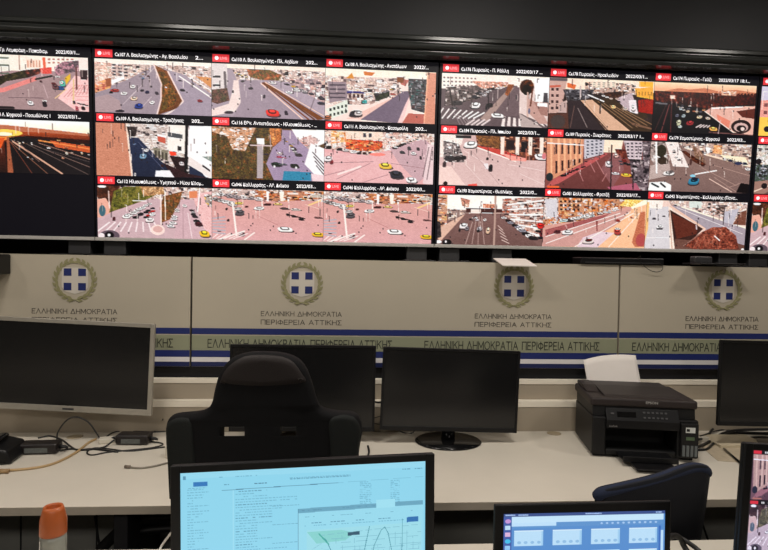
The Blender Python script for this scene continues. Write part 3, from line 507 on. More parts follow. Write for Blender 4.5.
def g7():
    c = Cv(FW, FH, ((55, 92), (745, 108), (45, 430), (725, 438)), (140, 112, 108))
    c.P([(45, 90), (750, 105), (750, 230), (45, 220)], (252, 234, 222)); c.T([(50, 95), (115, 98), (110, 300), (50, 330)], [(240, 190, 140), (206, 140, 110), WHT, (110, 80, 76)], 6, 5); c.T([(115, 190), (260, 200), (240, 250), (120, 270)], [(130, 110, 110), (180, 160, 156), (80, 60, 64), CR], 4, 4); c.T([(200, 115), (260, 130), (250, 180), (210, 170)], [(200, 150, 130), (160, 110, 100), CR], 3, 3)
    c.P([(235, 185), (470, 190), (470, 215), (235, 215)], (96, 60, 58)); c.P([(265, 190), (330, 192), (330, 215), (265, 215)], (236, 220, 210)); c.T([(345, 155), (420, 158), (420, 185), (345, 182)], [(206, 120, 90), (226, 170, 140)], 4, 3)
    c.T([(470, 120), (745, 112), (735, 400), (620, 330), (470, 220)], [WHT, (226, 196, 180), (96, 70, 70), (190, 110, 80), (150, 120, 116), (250, 236, 226)], 6, 4)
    for i in range(6): c.L((500+i*8, 160+i*32), (740, 130+i*48), 2.6, (246, 234, 226))
    c.P([(230, 220), (470, 218), (700, 432), (60, 425), (130, 300)], (146, 116, 112), 8, (132, 104, 100)); c.P([(45, 330), (180, 250), (230, 225), (60, 420)], (216, 186, 170)); c.T([(45, 270), (70, 280), (75, 380), (45, 390)], [DK, (90, 80, 84)], 3, 3)
    c.L((426, 100), (412, 430), 3.4, (190, 166, 156)); 
    for x in (250, 290, 330, 370): c.L((310+(x-310)*.4, 240), (x-20, 425), 1, (206, 186, 180))
    for i in range(5): c.L((440+i*6, 300+i*24), (470+i*10, 330+i*22), 1.4, (206, 186, 180))
    c.cars([(218, 300, 58, 60, (240, 232, 234)), (240, 318, 30, 40, (150, 140, 150)), (320, 320, 38, 44, (180, 176, 186)), (312, 335, 20, 26, DK), (375, 330, 30, 66, (236, 206, 180)), (305, 262, 30, 20, (200, 190, 194)), (262, 258, 22, 18, (70, 60, 66)), (355, 260, 24, 24, WHT), (192, 330, 14, 30, DK), (290, 248, 40, 18, WHT), (716, 296, 50, 60, (236, 60, 56)), (730, 350, 50, 90, (150, 50, 60))]); c.rnd_cars((480, 245), (680, 390), 10, 40, 70, [(60, 50, 56), (160, 160, 176), WHT, (90, 80, 90)], 8); c.rnd_cars((700, 330), (720, 390), 2, 40, 50, [(50, 46, 60)], 4)
    c.E((55, 412), 22, 11, WHT); c.E((110, 415), 30, 22, (30, 22, 26)); c.E((103, 410), 7, 8, (236, 226, 230)); return c.out()
def g8():
    c = Cv(FW, FH, ((65, 85), (745, 102), (30, 412), (725, 422)), (214, 170, 160))
    c.T([(0, 85), (620, 95), (600, 150), (300, 240), (0, 280)], [(226, 140, 70), (240, 190, 140), WHT, (130, 80, 60), (206, 196, 200), (180, 100, 50)], 4, 4); c.T([(0, 90), (160, 95), (150, 210), (0, 250)], CITY, 5, 4); c.P([(70, 100), (150, 100), (145, 220), (70, 215)], (206, 206, 216), 10); c.wins(160, 100, 300, 180, 5, 3, (80, 60, 60), .5, .5)
    c.P([(610, 100), (745, 102), (745, 200), (700, 200), (640, 160)], (255, 240, 200)); c.T([(600, 100), (720, 105), (640, 150), (560, 140)], [(250, 206, 110), (240, 180, 90), (255, 226, 150)], 3, 3)
    c.P([(620, 170), (745, 130), (725, 422), (30, 412), (50, 330), (300, 260)], (238, 196, 160), 8); c.P([(40, 330), (560, 180), (640, 165), (560, 250), (300, 410), (30, 412)], (206, 166, 160), 8); c.P([(60, 300), (500, 190), (420, 240), (60, 345)], (176, 110, 110), 12); c.P([(310, 350), (430, 310), (520, 320), (400, 420), (260, 420)], (224, 196, 210), 6)
    for a, b in (((60, 345), (560, 190)), ((60, 390), (620, 190)), ((250, 412), (650, 190)), ((480, 412), (690, 190))): c.L(a, b, 1.4, (250, 226, 214))
    c.P([(640, 380), (700, 180), (730, 180), (725, 410), (660, 412)], (200, 130, 100), 16); c.E((700, 365), 34, 44, (190, 100, 100)); c.P([(400, 240), (412, 240), (408, 310), (402, 310)], (150, 80, 80))
    c.rnd_cars((190, 240), (560, 160), 14, 60, 26, [WHT, (206, 220, 226), (236, 230, 230), (110, 90, 90)], 12)
    c.cars([(186, 236, 60, 30, (200, 226, 226)), (342, 208, 50, 34, (236, 232, 226)), (208, 314, 80, 46, (240, 238, 240)), (345, 372, 84, 50, (226, 216, 214)), (350, 365, 40, 20, (150, 60, 56)), (540, 308, 50, 60, (196, 90, 84)), (542, 290, 40, 20, (240, 230, 220)), (546, 236, 30, 24, (176, 70, 60)), (638, 216, 22, 18, (206, 110, 90)), (38, 270, 40, 40, RD), (20, 360, 46, 70, (50, 44, 56)), (140, 310, 50, 34, (130, 50, 60))]); return c.out()
def g9():
    c = Cv(FW, FH, ((22, 72), (632, 85), (5, 355), (612, 370)), (190, 160, 152))
    c.P([(10, 70), (640, 82), (620, 380), (0, 370)], (230, 206, 196), 8); c.T([(150, 75), (632, 88), (628, 220), (400, 160), (170, 110)], CITY, 5, 4); c.P([(275, 80), (350, 82), (350, 120), (275, 115)], (206, 220, 216)); c.T([(380, 110), (490, 110), (490, 150), (420, 165)], [(60, 50, 46), (110, 90, 80), WHT, PK], 4, 3)
    c.P([(30, 120), (150, 110), (160, 240), (170, 360), (5, 355)], (206, 206, 214), 5); c.P([(20, 75), (120, 78), (110, 125), (40, 120)], (240, 226, 216), 14); c.P([(5, 85), (35, 85), (28, 240), (5, 330)], (246, 200, 140)); c.P([(150, 110), (172, 120), (190, 355), (160, 358)], (240, 220, 206)); c.L((155, 130), (172, 355), 1, (180, 140, 120)); c.L((20, 290), (150, 292), 1, (230, 228, 230))
    c.P([(160, 130), (360, 240), (300, 300), (190, 358)], (84, 56, 50), 10); c.P([(170, 150), (330, 220), (320, 270), (200, 300)], (120, 66, 52), 12); c.P([(190, 300), (620, 330), (620, 375), (190, 360)], (130, 96, 86), 12)
    c.P([(165, 105), (230, 110), (620, 240), (620, 340), (480, 300), (360, 240)], (176, 166, 180), 6); c.L((165, 110), (370, 240), 3.4, (226, 196, 180)); c.L((230, 112), (620, 235), 2.4, (246, 226, 206)); c.L((200, 115), (600, 270), 1, (220, 214, 220)); c.P([(490, 140), (580, 120), (540, 215), (480, 200)], (190, 190, 206), 5); c.P([(540, 215), (590, 140), (625, 130), (620, 220)], (140, 96, 80), 14); c.L((490, 110), (482, 215), 1.4, (90, 80, 90))
    c.T([(350, 260), (420, 230), (500, 230), (560, 280), (580, 360), (300, 358), (240, 340)], [(150, 84, 66), (120, 64, 52), (176, 110, 90), (96, 54, 48), (190, 130, 110)], 3, 3); c.L((430, 282), (460, 308), 2, WHT); c.L((240, 340), (350, 265), 1, (176, 150, 140)); c.L((318, 220), (320, 240), 2.4, (206, 200, 210))
    for i in range(6): c.L((330+i*22, 300), (300+i*30, 355), .7, (196, 140, 120))
    c.cars([(98, 226, 46, 30, (236, 236, 240)), (98, 238, 40, 16, (90, 84, 96)), (65, 178, 26, 18, (110, 104, 116)), (122, 165, 20, 14, (130, 124, 134)), (450, 122, 30, 16, (60, 60, 60))]); c.E((602, 362), 10, 6, WHT); return c.out()
def a1():
    c = Cv(FW, FH, ((-170, 68), (655, 98), (-170, 485), (655, 500)), (176, 152, 156))
    c.P([(-170, 65), (660, 95), (660, 200), (-170, 200)], (244, 226, 212)); c.P([(-170, 70), (120, 80), (120, 200), (-170, 240)], (226, 226, 214)); 
    for y in (95, 150, 210): c.P([(-170, y), (110, y+4), (110, y+16), (-170, y+16)], (120, 130, 120))
    c.L((180, 85), (182, 190), 1.2, (150, 120, 110)); c.P([(230, 110), (330, 115), (330, 180), (230, 180)], (250, 214, 196)); c.wins(230, 120, 330, 175, 5, 1, (206, 160, 140), .4, .9); c.wins(370, 100, 560, 150, 6, 2, (190, 140, 130), .5, .5)
    c.P([(340, 100), (360, 100), (362, 180), (345, 180)], (230, 120, 90)); c.T([(420, 170), (480, 130), (590, 120), (590, 200), (520, 210), (430, 240)], [(120, 100, 110), (196, 130, 150), (90, 76, 84), (226, 200, 200)], 3, 3)
    c.P([(300, 270), (420, 230), (560, 230), (440, 380), (560, 500), (-170, 485), (-170, 400), (60, 360)], (174, 152, 154), 6); c.P([(-170, 330), (60, 330), (290, 240), (300, 270), (70, 362), (-170, 375)], (226, 150, 146), 8)
    c.T([(-170, 240), (50, 240), (210, 195), (280, 215), (240, 250), (90, 280), (20, 330), (-170, 330)], [(60, 56, 36), (84, 76, 50), (44, 40, 30), (100, 90, 60)], 3, 3); c.T([(210, 195), (330, 180), (320, 220), (240, 250)], [(90, 50, 44), (60, 40, 36), (190, 110, 90)], 3, 3); c.P([(320, 180), (400, 170), (400, 220), (330, 220)], (226, 100, 90), 20); c.L((290, 260), (400, 235), 3, (60, 66, 60))
    c.P([(440, 400), (560, 230), (655, 250), (655, 500), (560, 490)], (240, 196, 196), 8)
    for i in range(7): c.L((480+i*26, 390-i*4), (560+i*16, 300), 1, (206, 150, 150)); c.L((560, 300+i*28), (650, 300+i*28), 1, (220, 170, 170))
    c.P([(590, 100), (655, 102), (655, 240), (600, 230)], (240, 220, 214)); c.P([(598, 190), (650, 190), (645, 262), (600, 258)], (70, 50, 54)); c.L((570, 170), (570, 330), 2.4, (120, 80, 76)); c.L((550, 260), (545, 440), 2, (220, 200, 150)); c.P([(490, 250), (530, 215), (530, 255), (500, 300)], (226, 190, 60))
    c.cars([(472, 286, 44, 70, (110, 206, 190)), (466, 280, 22, 36, WHT), (458, 320, 54, 46, (50, 110, 190)), (422, 310, 50, 60, (150, 90, 100)), (412, 290, 36, 26, (150, 60, 66)), (248, 436, 46, 50, (240, 236, 240)), (345, 440, 34, 60, (70, 56, 66)), (346, 420, 36, 20, (250, 240, 236)), (324, 274, 20, 24, (120, 70, 76)), (550, 425, 20, 36, (90, 80, 90)), (612, 468, 30, 40, (50, 40, 46)), (568, 470, 24, 50, (226, 90, 110)), (440, 240, 40, 20, WHT)])
    c.L((100, 400), (340, 400), 1, (130, 110, 116)); c.L((340, 300), (370, 400), 1, (206, 186, 190)); c.L((420, 400), (500, 330), 1.4, (240, 206, 160)); c.L((-170, 470), (130, 478), 4, (60, 50, 56)); c.P([(570, 430), (650, 450), (650, 458), (575, 440)], (90, 50, 60)); return c.out()
def a2():
    c = Cv(FW, FH, ((-170, 75), (660, 98), (-170, 490), (660, 498)), (44, 38, 40))
    c.P([(-170, 70), (665, 95), (665, 215), (-170, 200)], (255, 244, 232), 2, (255, 226, 180)); c.P([(-170, 120), (100, 130), (300, 150), (665, 190), (665, 250), (-170, 210)], (196, 130, 100), 8); c.P([(-170, 165), (300, 180), (665, 205), (665, 280), (-170, 250)], (190, 96, 50), 14, (90, 44, 34))
    c.E((70, 185), 120, 26, (255, 214, 110)); c.E((60, 195), 60, 14, (255, 240, 190)); c.P([(-170, 215), (140, 215), (200, 240), (-170, 245)], (250, 160, 80), 10)
    c.P([(200, 210), (665, 260), (665, 500), (130, 495), (90, 220)], (48, 42, 46), 5); c.P([(380, 240), (665, 285), (665, 330), (420, 290)], (206, 110, 66), 12); c.P([(200, 205), (660, 235), (660, 262), (240, 222)], (70, 32, 28), 8)
    c.P([(-170, 250), (60, 225), (80, 500), (-170, 500)], (130, 60, 36), 16, (60, 38, 34)); c.P([(-170, 245), (70, 222), (40, 300), (-170, 420)], (226, 110, 50), 14); c.P([(78, 220), (95, 220), (120, 490), (80, 490)], (176, 110, 80), 12); c.P([(100, 240), (150, 240), (340, 495), (120, 495)], (44, 38, 42), 4)
    for a, b, w, k in (((120, 250), (460, 490), 2.6, (206, 170, 150)), ((110, 260), (360, 495), 1.2, (150, 110, 90)), ((150, 250), (300, 400), 1, (150, 120, 110)), ((250, 270), (665, 440), 1.2, (130, 110, 104)), ((220, 270), (640, 490), 1.2, (110, 96, 92)), ((300, 260), (665, 380), 1.2, (150, 120, 110)), ((100, 250), (250, 495), 1, (150, 90, 70)), ((300, 240), (660, 300), 2, (240, 150, 90)), ((320, 300), (665, 400), .8, (100, 90, 90))): c.L(a, b, w, k)
    c.cars([(368, 295, 28, 20, WHT), (494, 332, 22, 30, (240, 226, 206)), (600, 330, 18, 24, (240, 210, 180)), (650, 342, 18, 14, WHT), (466, 370, 20, 18, (236, 170, 140)), (440, 238, 30, 14, (250, 196, 140)), (165, 262, 24, 16, (250, 220, 190)), (250, 262, 12, 30, (240, 230, 220)), (222, 368, 14, 12, WHT), (252, 380, 14, 10, WHT), (530, 330, 20, 14, (226, 206, 190)), (605, 268, 30, 12, (250, 180, 130)), (490, 290, 40, 12, (226, 150, 110))]); c.rnd_cars((110, 240), (260, 275), 8, 8, 14, [(250, 190, 140), WHT], 10)
    return c.out()
def b1():
    c = Cv(FW, FH, ((0, 0), (100, 0), (0, 100), (100, 100)), (250, 206, 100)); c.P([(0, 0), (100, 0), (100, 30), (0, 30)], (200, 196, 226)); c.P([(0, 28), (100, 22), (100, 62), (0, 62)], (230, 170, 160), 14)
    c.P([(30, 40), (100, 30), (100, 100), (60, 100)], (120, 104, 108), 8); c.wins(2, 30, 60, 60, 8, 2, (150, 100, 100), .5, .5); c.rnd_cars((50, 50), (90, 95), 8, 6, 12, CARS, 10); return c.out()
def b2():
    c = Cv(FW, FH, ((0, 0), (100, 0), (0, 100), (100, 100)), (170, 140, 130)); c.T([(0, 0), (100, 0), (100, 45), (0, 50)], [WHT, (206, 214, 206), CR, (120, 110, 110)], 5, 5); c.T([(0, 40), (30, 40), (20, 70), (0, 75)], [(90, 110, 90), (60, 60, 60), (160, 170, 190)], 4, 4)
    c.P([(10, 100), (60, 40), (80, 40), (100, 100)], (130, 104, 98), 8); c.rnd_cars((12, 50), (50, 80), 9, 7, 12, CARS, 12); c.L((0, 95), (40, 60), 2, (226, 206, 190)); return c.out()
def desk_screen(W=560, H=316):                     # mail list with a street map window over it
    c = Cv(W, H, ((0, 0), (100, 0), (0, 100), (100, 100)), (142, 212, 236), ss=1)
    bl = (92, 150, 178); md = (116, 182, 208); dk = (70, 116, 146)
    c.P([(0, 0), (100, 0), (100, 4.5), (0, 4.5)], (150, 216, 238), 1); c.P([(0, 6.5), (60, 6.5), (60, 6.8), (0, 6.8)], md, 0)
    def row(x0, x1, y, col, dens=.8):
        x = x0
        while x < x1:
            w = RS.uniform(.5, 1.6)
            if RS.rand() < dens: c.P([(x, y), (min(x+w, x1), y), (min(x+w, x1), y+.55), (x, y+.55)], col, 8)
            x += w+.35
    c.P([(5, 7), (10.5, 7), (10.5, 10), (5, 10)], (52, 120, 186), 4); c.P([(1, 2.5), (2.2, 2.5), (2.2, 5), (1, 5)], bl, 3)
    row(43, 68, 7.2, bl, 1); row(43.3, 68, 8.0, bl, 1); row(90, 98.5, 5, bl, .9); row(15, 30, 4.2, md, .7); row(17, 19, 9.6, bl); row(29, 34, 9.8, dk, .6)
    c.L((16, 13.6), (63, 12.6), 1.2, dk); c.L((63, 12.6), (99, 11.4), .8, md); c.P([(20.3, 14), (20.7, 14), (20.7, 100), (20.3, 100)], (160, 222, 242), 0)
    for i in range(46):
        y = 12+i*1.9; row(2.6, RS.choice([5, 7, 9, 11]), y, md, .95)
    row(3, 10, 11, bl, 1)
    for i in range(44):
        y = 15+i*1.9; w = RS.choice([29, 34, 40, 46, 56]) if i < 8 else RS.choice([28, 30, 36, 42])
        row(21.5, w, y, md if i % 5 else bl, .95)
        if i % 7 == 6: row(36, 47, y+.4, bl, 1)
    for i in range(14): row(72, 77, 13+i*1.3, md, .8); row(85, 89, 13+i*1.3, md, .8)
    # map window
    c.P([(46.5, 30), (99, 29), (99, 100), (46.5, 100)], (150, 216, 236), 1); c.P([(46.5, 30), (99, 29), (99, 32.2), (46.5, 33.2)], (104, 164, 190), 2); c.L((46.5, 30), (46.5, 100), 1, dk); row(48, 56, 31.2, dk, .6); row(60, 80, 30.8, bl, .6)
    row(48, 97, 36, bl, .35); row(48, 90, 40.5, bl, .5); row(48, 96, 42.5, md, .8); c.P([(79, 27), (87, 27), (87, 33), (79, 33)], (158, 222, 240), 1)
    c.P([(50, 46), (98, 45), (98, 100), (50, 100)], (156, 218, 232), 1); c.P([(50, 47), (58, 47), (64, 47), (70, 50), (66, 55), (54, 56)], (134, 208, 206), 2); c.P([(92, 41), (97, 40.8), (97, 44.6), (92, 44.8)], (40, 110, 176), 2); c.P([(67, 49.2), (72, 49), (72, 51.6), (67, 51.8)], (44, 84, 108), 2)
    for k in range(9): c.L((52+k*2.2, 60+k*1.3), (56+k*3.0, 56+k*5), .7, (112, 172, 192))
    for k in range(15): x = 62+k*2.5; c.L((x, 50+RS.rand()*14), (x+RS.uniform(-1, 2), 100), .7, (116, 176, 196))
    for k in range(16): y = 50+k*3.2; c.L((56+k % 3*4, y), (98, y-2+RS.uniform(-3, 3)), .7, (118, 178, 198))
    for p in ([(55, 49), (58, 54), (60, 62), (64, 74), (68, 100)], [(76, 76), (78, 60), (81, 49), (82.5, 47), (84, 52), (86, 70), (88, 100)], [(90, 42), (90, 60), (89, 80), (88, 100)], [(76, 46), (74, 62), (72, 80), (70, 100)], [(52, 92), (66, 84), (80, 80), (98, 78)]):
        for a, b in zip(p, p[1:]): c.L(a, b, 1.6, (70, 142, 160))
    c.L((55, 49), (59, 57), 3, (70, 170, 160))
    return c.out(1)
def laptop_screen(W=380, H=240):                   # file manager with folder thumbnails, dock on the left
    c = Cv(W, H, ((0, 0), (100, 0), (0, 100), (100, 100)), (88, 142, 206), ss=1)
    c.P([(0, 0), (100, 0), (100, 4), (0, 4)], (58, 80, 138), 3)
    for x0, x1 in ((1, 7), (9, 15), (50, 60), (94, 98)): c.P([(x0, 1.2), (x1, 1.2), (x1, 2.8), (x0, 2.8)], (150, 176, 222), 30)
    c.P([(0, 4), (5, 4), (5, 100), (0, 100)], (66, 92, 164), 3)
    for i, k in enumerate(((196, 150, 214), (190, 222, 246), (220, 180, 220), (70, 190, 236), (150, 200, 246), (220, 150, 110), (120, 200, 140))):
        (c.E((2.6, 9.6+i*8.6), 1.7, 2.8, k) if i in (0, 3) else c.P([(1, 7+i*8.6), (4.2, 7+i*8.6), (4.2, 12.4+i*8.6), (1, 12.4+i*8.6)], k, 5))
    c.P([(5, 4), (99, 4), (99, 12), (5, 12)], (196, 228, 250), 2); c.P([(32, 12), (99, 12), (99, 18), (32, 18)], (96, 148, 206), 2); c.P([(5, 12), (32, 12), (32, 16.5), (5, 16.5)], (190, 224, 250), 2); c.P([(5, 16.5), (32, 16.5), (32, 19), (5, 19)], (96, 150, 208), 2)
    for i in range(11): c.E((60+i*3.4, 14.8), .8, 1.3, (165, 200, 238))
    for j in range(3):
        for i in range(4):
            x = 6.5+i*23.6; y = 22+j*28; c.P([(x, y), (x+17.8, y), (x+17.8, y+20), (x, y+20)], (186, 222, 248), 2)
            c.P([(x+16.6, y), (x+17.8, y), (x+17.8, y+20), (x+16.6, y+20)], (160, 206, 240), 2); c.P([(x, y), (x+17.8, y), (x+17.8, y+1.2), (x, y+1.2)], (216, 238, 252), 1)
            for k in range(4): c.E((x+3+k*4, y+15.5), 1.2, 1.9, (146, 190, 228))
    c.P([(97.5, 26), (99, 26), (99, 100), (97.5, 100)], (190, 222, 246), 2); c.P([(96, 20), (97.5, 20), (97.5, 100), (96, 100)], (60, 110, 190), 2)
    return c.out(1)
def feed_wall_screen(W=420, H=240):                # the same camera feeds on a desk monitor
    c = Cv(W, H, ((0, 0), (100, 0), (0, 100), (100, 100)), (28, 26, 34), ss=1); a = c.a
    fs = [FD['g5'], FD['g6'], FD['f1'], FD['f7'], FD['f6'], FD['g1'], FD['g4'], FD['f2'], FD['g7']]
    for j in range(3):
        for i in range(3):
            im = fs[j*3+i]; y0 = int(H*(j+.07)/3)+2; y1 = int(H*(j+1)/3)-1; x0 = int(W*i/3)+3; x1 = int(W*(i+1)/3)
            yi = np.linspace(0, FH-1, y1-y0).astype(int); xi = np.linspace(0, FW-1, x1-x0).astype(int)
            g = im[yi][:, xi]; a[y0:y1, x0:x1] = g.mean(2, keepdims=True)*.45+g*.45+np.array([10, 8, 26])
            a[y0-6:y0-1, x0:x0+14] = (214, 50, 70)
            for k in range(26):
                if RS.rand() < .8: a[y0-5:y0-2, x0+20+k*3:x0+22+k*3] = (220, 220, 226)
    return np.clip(a, 0, 255)
FD = {n: globals()[n]() for n in 'f1 f2 f3 f4 f5 f6 f7 f8 g1 g2 g3 g4 g5 g6 g7 g8 g9 a1 a2 b1 b2'.split()}
# ---------------------------------------------------------------- the room
struct(MB().box(-3.6, 4.4, -2.6, 3.4, -.05, 0).build('floor', floor_m))
struct(MB().box(-3.6, 4.4, -2.6, 3.4, 3.0, 3.05).build('ceiling', ceil_m))
struct(MB().box(-3.6, 4.4, 3.35, 3.4, 0, 3).build('wall_back', dark_wall))
struct(MB().box(-3.6, -3.55, -2.6, 3.35, 0, 3).build('wall_left', room_m))
struct(MB().box(4.35, 4.4, -2.6, 3.35, 0, 3).build('wall_right', room_m))
struct(MB().box(-3.55, 4.35, -2.6, -2.55, 0, 3).build('wall_front', room_m))
# black boxed valance above the video wall, with a moulded lower edge
struct(MB().box(-3.55, 4.35, 2.66, 3.35, 2.475, 3.0).build('trim_1', valance_m))
def mould():
    pr = [(2.655, 2.520), (2.640, 2.516), (2.634, 2.508), (2.634, 2.494), (2.645, 2.488), (2.645, 2.484)]
    for k in range(25):
        t = PI*k/24; pr.append((2.648-.020*math.sin(t), 2.468+.016*math.cos(t)))
    pr += [(2.652, 2.450), (2.652, 2.446), (2.646, 2.444), (2.642, 2.436), (2.646, 2.428), (2.70, 2.426), (2.70, 2.520)]
    return pr
struct(MB().prism(mould(), -3.55, 4.35, 'x').build('trim_2', mould_m, smooth=False))
GL = {'Ε': (.62, [[(.6, 0), (0, 0), (0, 1), (.6, 1)], [(0, .52), (.52, .52)]]), 'Λ': (.8, [[(0, 0), (.4, 1), (.8, 0)]]), 'Η': (.74, [[(0, 0), (0, 1)], [(.74, 0), (.74, 1)], [(0, .52), (.74, .52)]]),
 'Ν': (.76, [[(0, 0), (0, 1), (.76, 0), (.76, 1)]]), 'Ι': (.06, [[(.03, 0), (.03, 1)]]), 'Κ': (.7, [[(0, 0), (0, 1)], [(.66, 1), (0, .42)], [(.24, .62), (.7, 0)]]), 'Δ': (.86, [[(0, 0), (.43, 1), (.86, 0), (0, 0)]]),
 'Μ': (.9, [[(0, 0), (0, 1), (.45, .25), (.9, 1), (.9, 0)]]), 'Ο': (.92, 'O'), 'Ρ': (.6, [[(0, 0), (0, 1), (.36, 1), (.52, .94), (.6, .76), (.52, .56), (.36, .5), (0, .5)]]), 'Α': (.8, [[(0, 0), (.4, 1), (.8, 0)], [(.14, .34), (.66, .34)]]),
 'Τ': (.72, [[(0, 1), (.72, 1)], [(.36, 0), (.36, 1)]]), 'Π': (.74, [[(0, 0), (0, 1), (.74, 1), (.74, 0)]]), 'Φ': (.9, 'F'), 'Σ': (.66, [[(.64, 1), (0, 1), (.36, .52), (0, 0), (.66, 0)]])}
def letters(name, s, h, width, x, z, y, m, parent, align='LEFT', wt=.11, gap=.26):
    # every line of lettering drawn as flat monoline strokes of one mesh, like the cut vinyl on the panels
    mb = MB(); cx = 0; w_ = wt/2
    def stroke(p, q, k=[0]):
        a = Vector((p[0], 0, p[1])); b_ = Vector((q[0], 0, q[1])); dv = (b_-a).normalized(); n_ = Vector((-dv.z, 0, dv.x))*w_; a = a-dv*w_; b_ = b_+dv*w_
        k[0] = (k[0]+1) % 4; e = -.0002*k[0]/h; vs = [a+n_, a-n_, b_-n_, b_+n_]
        mb.add([(v.x, e-.0004/h, v.z) for v in vs]+[(v.x, 0, v.z) for v in vs], [(0, 1, 2, 3), (7, 6, 5, 4), (0, 4, 5, 1), (1, 5, 6, 2), (2, 6, 7, 3), (3, 7, 4, 0)])
    for ch_ in s:
        if ch_ == ' ': cx += .55; continue
        w, st = GL[ch_]
        if st in ('O', 'F'):
            r1, r2, c0 = (w/2, .5, .5) if st == 'O' else (w/2, .33, .5)
            P_ = [(cx+w/2+r1*math.cos(2*PI*i/16), c0+r2*math.sin(2*PI*i/16)) for i in range(17)]
            for p, q in zip(P_, P_[1:]): stroke(p, q)
            if st == 'F': stroke((cx+w/2, 0), (cx+w/2, 1))
        else:
            for l_ in st:
                for p, q in zip(l_, l_[1:]): stroke((cx+p[0], p[1]), (cx+q[0], q[1]))
        cx += w+gap
    cx -= gap; k = width/cx; ox = -width/2 if align == 'CENTER' else 0
    mb.v = [(a*k+ox, b_*h, c_*h) for a, b_, c_ in mb.v]; o = mb.build(name, m, parent); o.location = (x, y, z); return o
# ---------------------------------------------------------------- low cabinet wall under the screens
SEAM = [-2.58, -.655, 1.270, 3.195]
PY_ = 2.5765
Z = lambda py: aty(180, py, PY_).z
zt = Z(256.8); stripes = [('blue_stripe', 327.8, 333.9, navy_st), ('olive_band', 335, 350, olive_st), ('blue_stripe', 350.2, 356.8, navy_st), ('white_stripe', 356.9, 361.6, white_st), ('dark_blue_stripe', 361.7, 366.2, navy_dk)]
empty_leaf = None
def leaf(mb, cx, cz, ang, L, W):
    n = 8; pts = []
    for k in range(n+1):
        t = k/n; w = W*math.sin(PI*t**.8)*.5; pts.append((t*L, w))
    pts += [(t*L, -w) for t, w in [(k/n, W*math.sin(PI*(k/n)**.8)*.5) for k in range(n-1, 0, -1)]]
    vs = []
    for x, y in pts: vs.append((cx+x*math.cos(ang)-y*math.sin(ang), 0, cz+x*math.sin(ang)+y*math.cos(ang)))
    o = len(vs); yy = -.0002*(len(mb.v) % 5); vs = [(a_, yy, b_) for a_, _, b_ in vs]; mb.add(vs+[(a, yy-.0006, b) for a, _, b in vs], [tuple(range(o)), tuple(range(2*o-1, o-1, -1))]+[(i, i+o, (i+1) % o+o, (i+1) % o) for i in range(o)])
def emblem(parent, x, z, y0):
    e = MB().prism([(x-.054, z+.054), (x-.054, z-.03), (x-.04, z-.048), (x, z-.060), (x+.04, z-.048), (x+.054, z-.03), (x+.054, z+.054)], y0-.0008, y0, 'y').build('emblem_shield', mat('off_white_print', (208, 201, 190), .5), parent)
    for sx in (-1, 1):
        for sz in (-1, 1): MB().box(x+sx*.030-.0160, x+sx*.030+.0160, y0-.0016, y0-.0008, z+.003+sz*.031-.0160, z+.003+sz*.031+.0160).build('blue_square', navy_st, e)
    w = MB()
    for s in (-1, 1):
        for k in range(11):
            th = -PI/2+.12+k*(PI-.42)/10
            for dr, da, L in ((0, .42, .030), (.0, -.42, .026)):
                px = x+s*(.080)*math.cos(th); pz = z+.083*math.sin(th)
                tang = th+PI/2+da
                leaf(w, px, pz, tang if s > 0 else PI-tang, L, .0115)
        w.tube([(x+s*.080*math.cos(-PI/2+i*.2), y0*0-.0006, z+.083*math.sin(-PI/2+i*.2)) for i in range(15)], .0016, 5)
        w.tube([(x, -.0006, z-.083), (x+s*.022, -.0006, z-.094)], .0022, 5)
    o = w.build('laurel_wreath', wreath_m, e); o.location = (0, y0-.001, 0)
    return e
EMB = [(75, 283, 0), (302, 284, 1), (514, 287.5, 1), (723, 292, 2)]
LBL = ['ivory cabinet panel with one laurel emblem behind the grey-framed monitor', 'ivory cabinet panel with two laurel emblems above the gaming chair and middle monitor', 'ivory cabinet panel with one laurel emblem to the right above the printer']
LONG = 'ΕΛΛΗΝΙΚΗ ΔΗΜΟΚΡΑΤΙΑ  ΠΕΡΙΦΕΡΕΙΑ ΑΤΤΙΚΗΣ'
zc = [aty(302, 283.6, PY_).z]*4
for i in range(3):
    x0, x1 = SEAM[i]+.0045, SEAM[i+1]-.0045; xm = (x0+x1)/2
    p = empty('cabinet_panel', (xm, PY_, 1.0), LBL[i], 'cabinet panel', 'emblem panels under the video wall')
    def L_(mb): mb.v = [(a-xm, b-PY_, c-1.0) for a, b, c in mb.v]; return mb
    L_(MB().box(x0, x1, PY_, PY_+.02, Z(366.4), zt)).build('panel_board', panel_lam, p)
    for n, a, b, m in stripes: L_(MB().box(x0, x1, PY_-.001, PY_, Z(b), Z(a))).build(n, m, p)
    for px, py, k in EMB:
        if k != i: continue
        c = aty(px, py, PY_); e = emblem(p, c.x-xm, zc[0]-1.0, -.001)
        for s, zz, w in (('ΕΛΛΗΝΙΚΗ ΔΗΜΟΚΡΑΤΙΑ', 316.2, .352), ('ΠΕΡΙΦΕΡΕΙΑ ΑΤΤΙΚΗΣ', 324.6, .352)):
            z = aty(302, zz, PY_).z
            letters('emblem_lettering', s, .0195, w, c.x-xm, z-1.0, -.0002, ink, p, 'CENTER', .12)
    for xs in (-2.50, -1.538, -.581, .374, 1.339, 2.30):
        if x0 < xs < x1:
            letters('band_lettering', 'ΕΛΛΗΝΙΚΗ ΔΗΜΟΚΡΑΤΙΑ', .0345, .425, xs-xm, Z(347)-1.0, -.0012, ink_dk, p, wt=.13)
            letters('band_lettering', 'ΠΕΡΙΦΕΡΕΙΑ ΑΤΤΙΚΗΣ', .0345, .359, xs-xm+.447, Z(347)-1.0, -.0012, ink_dk, p, wt=.13)
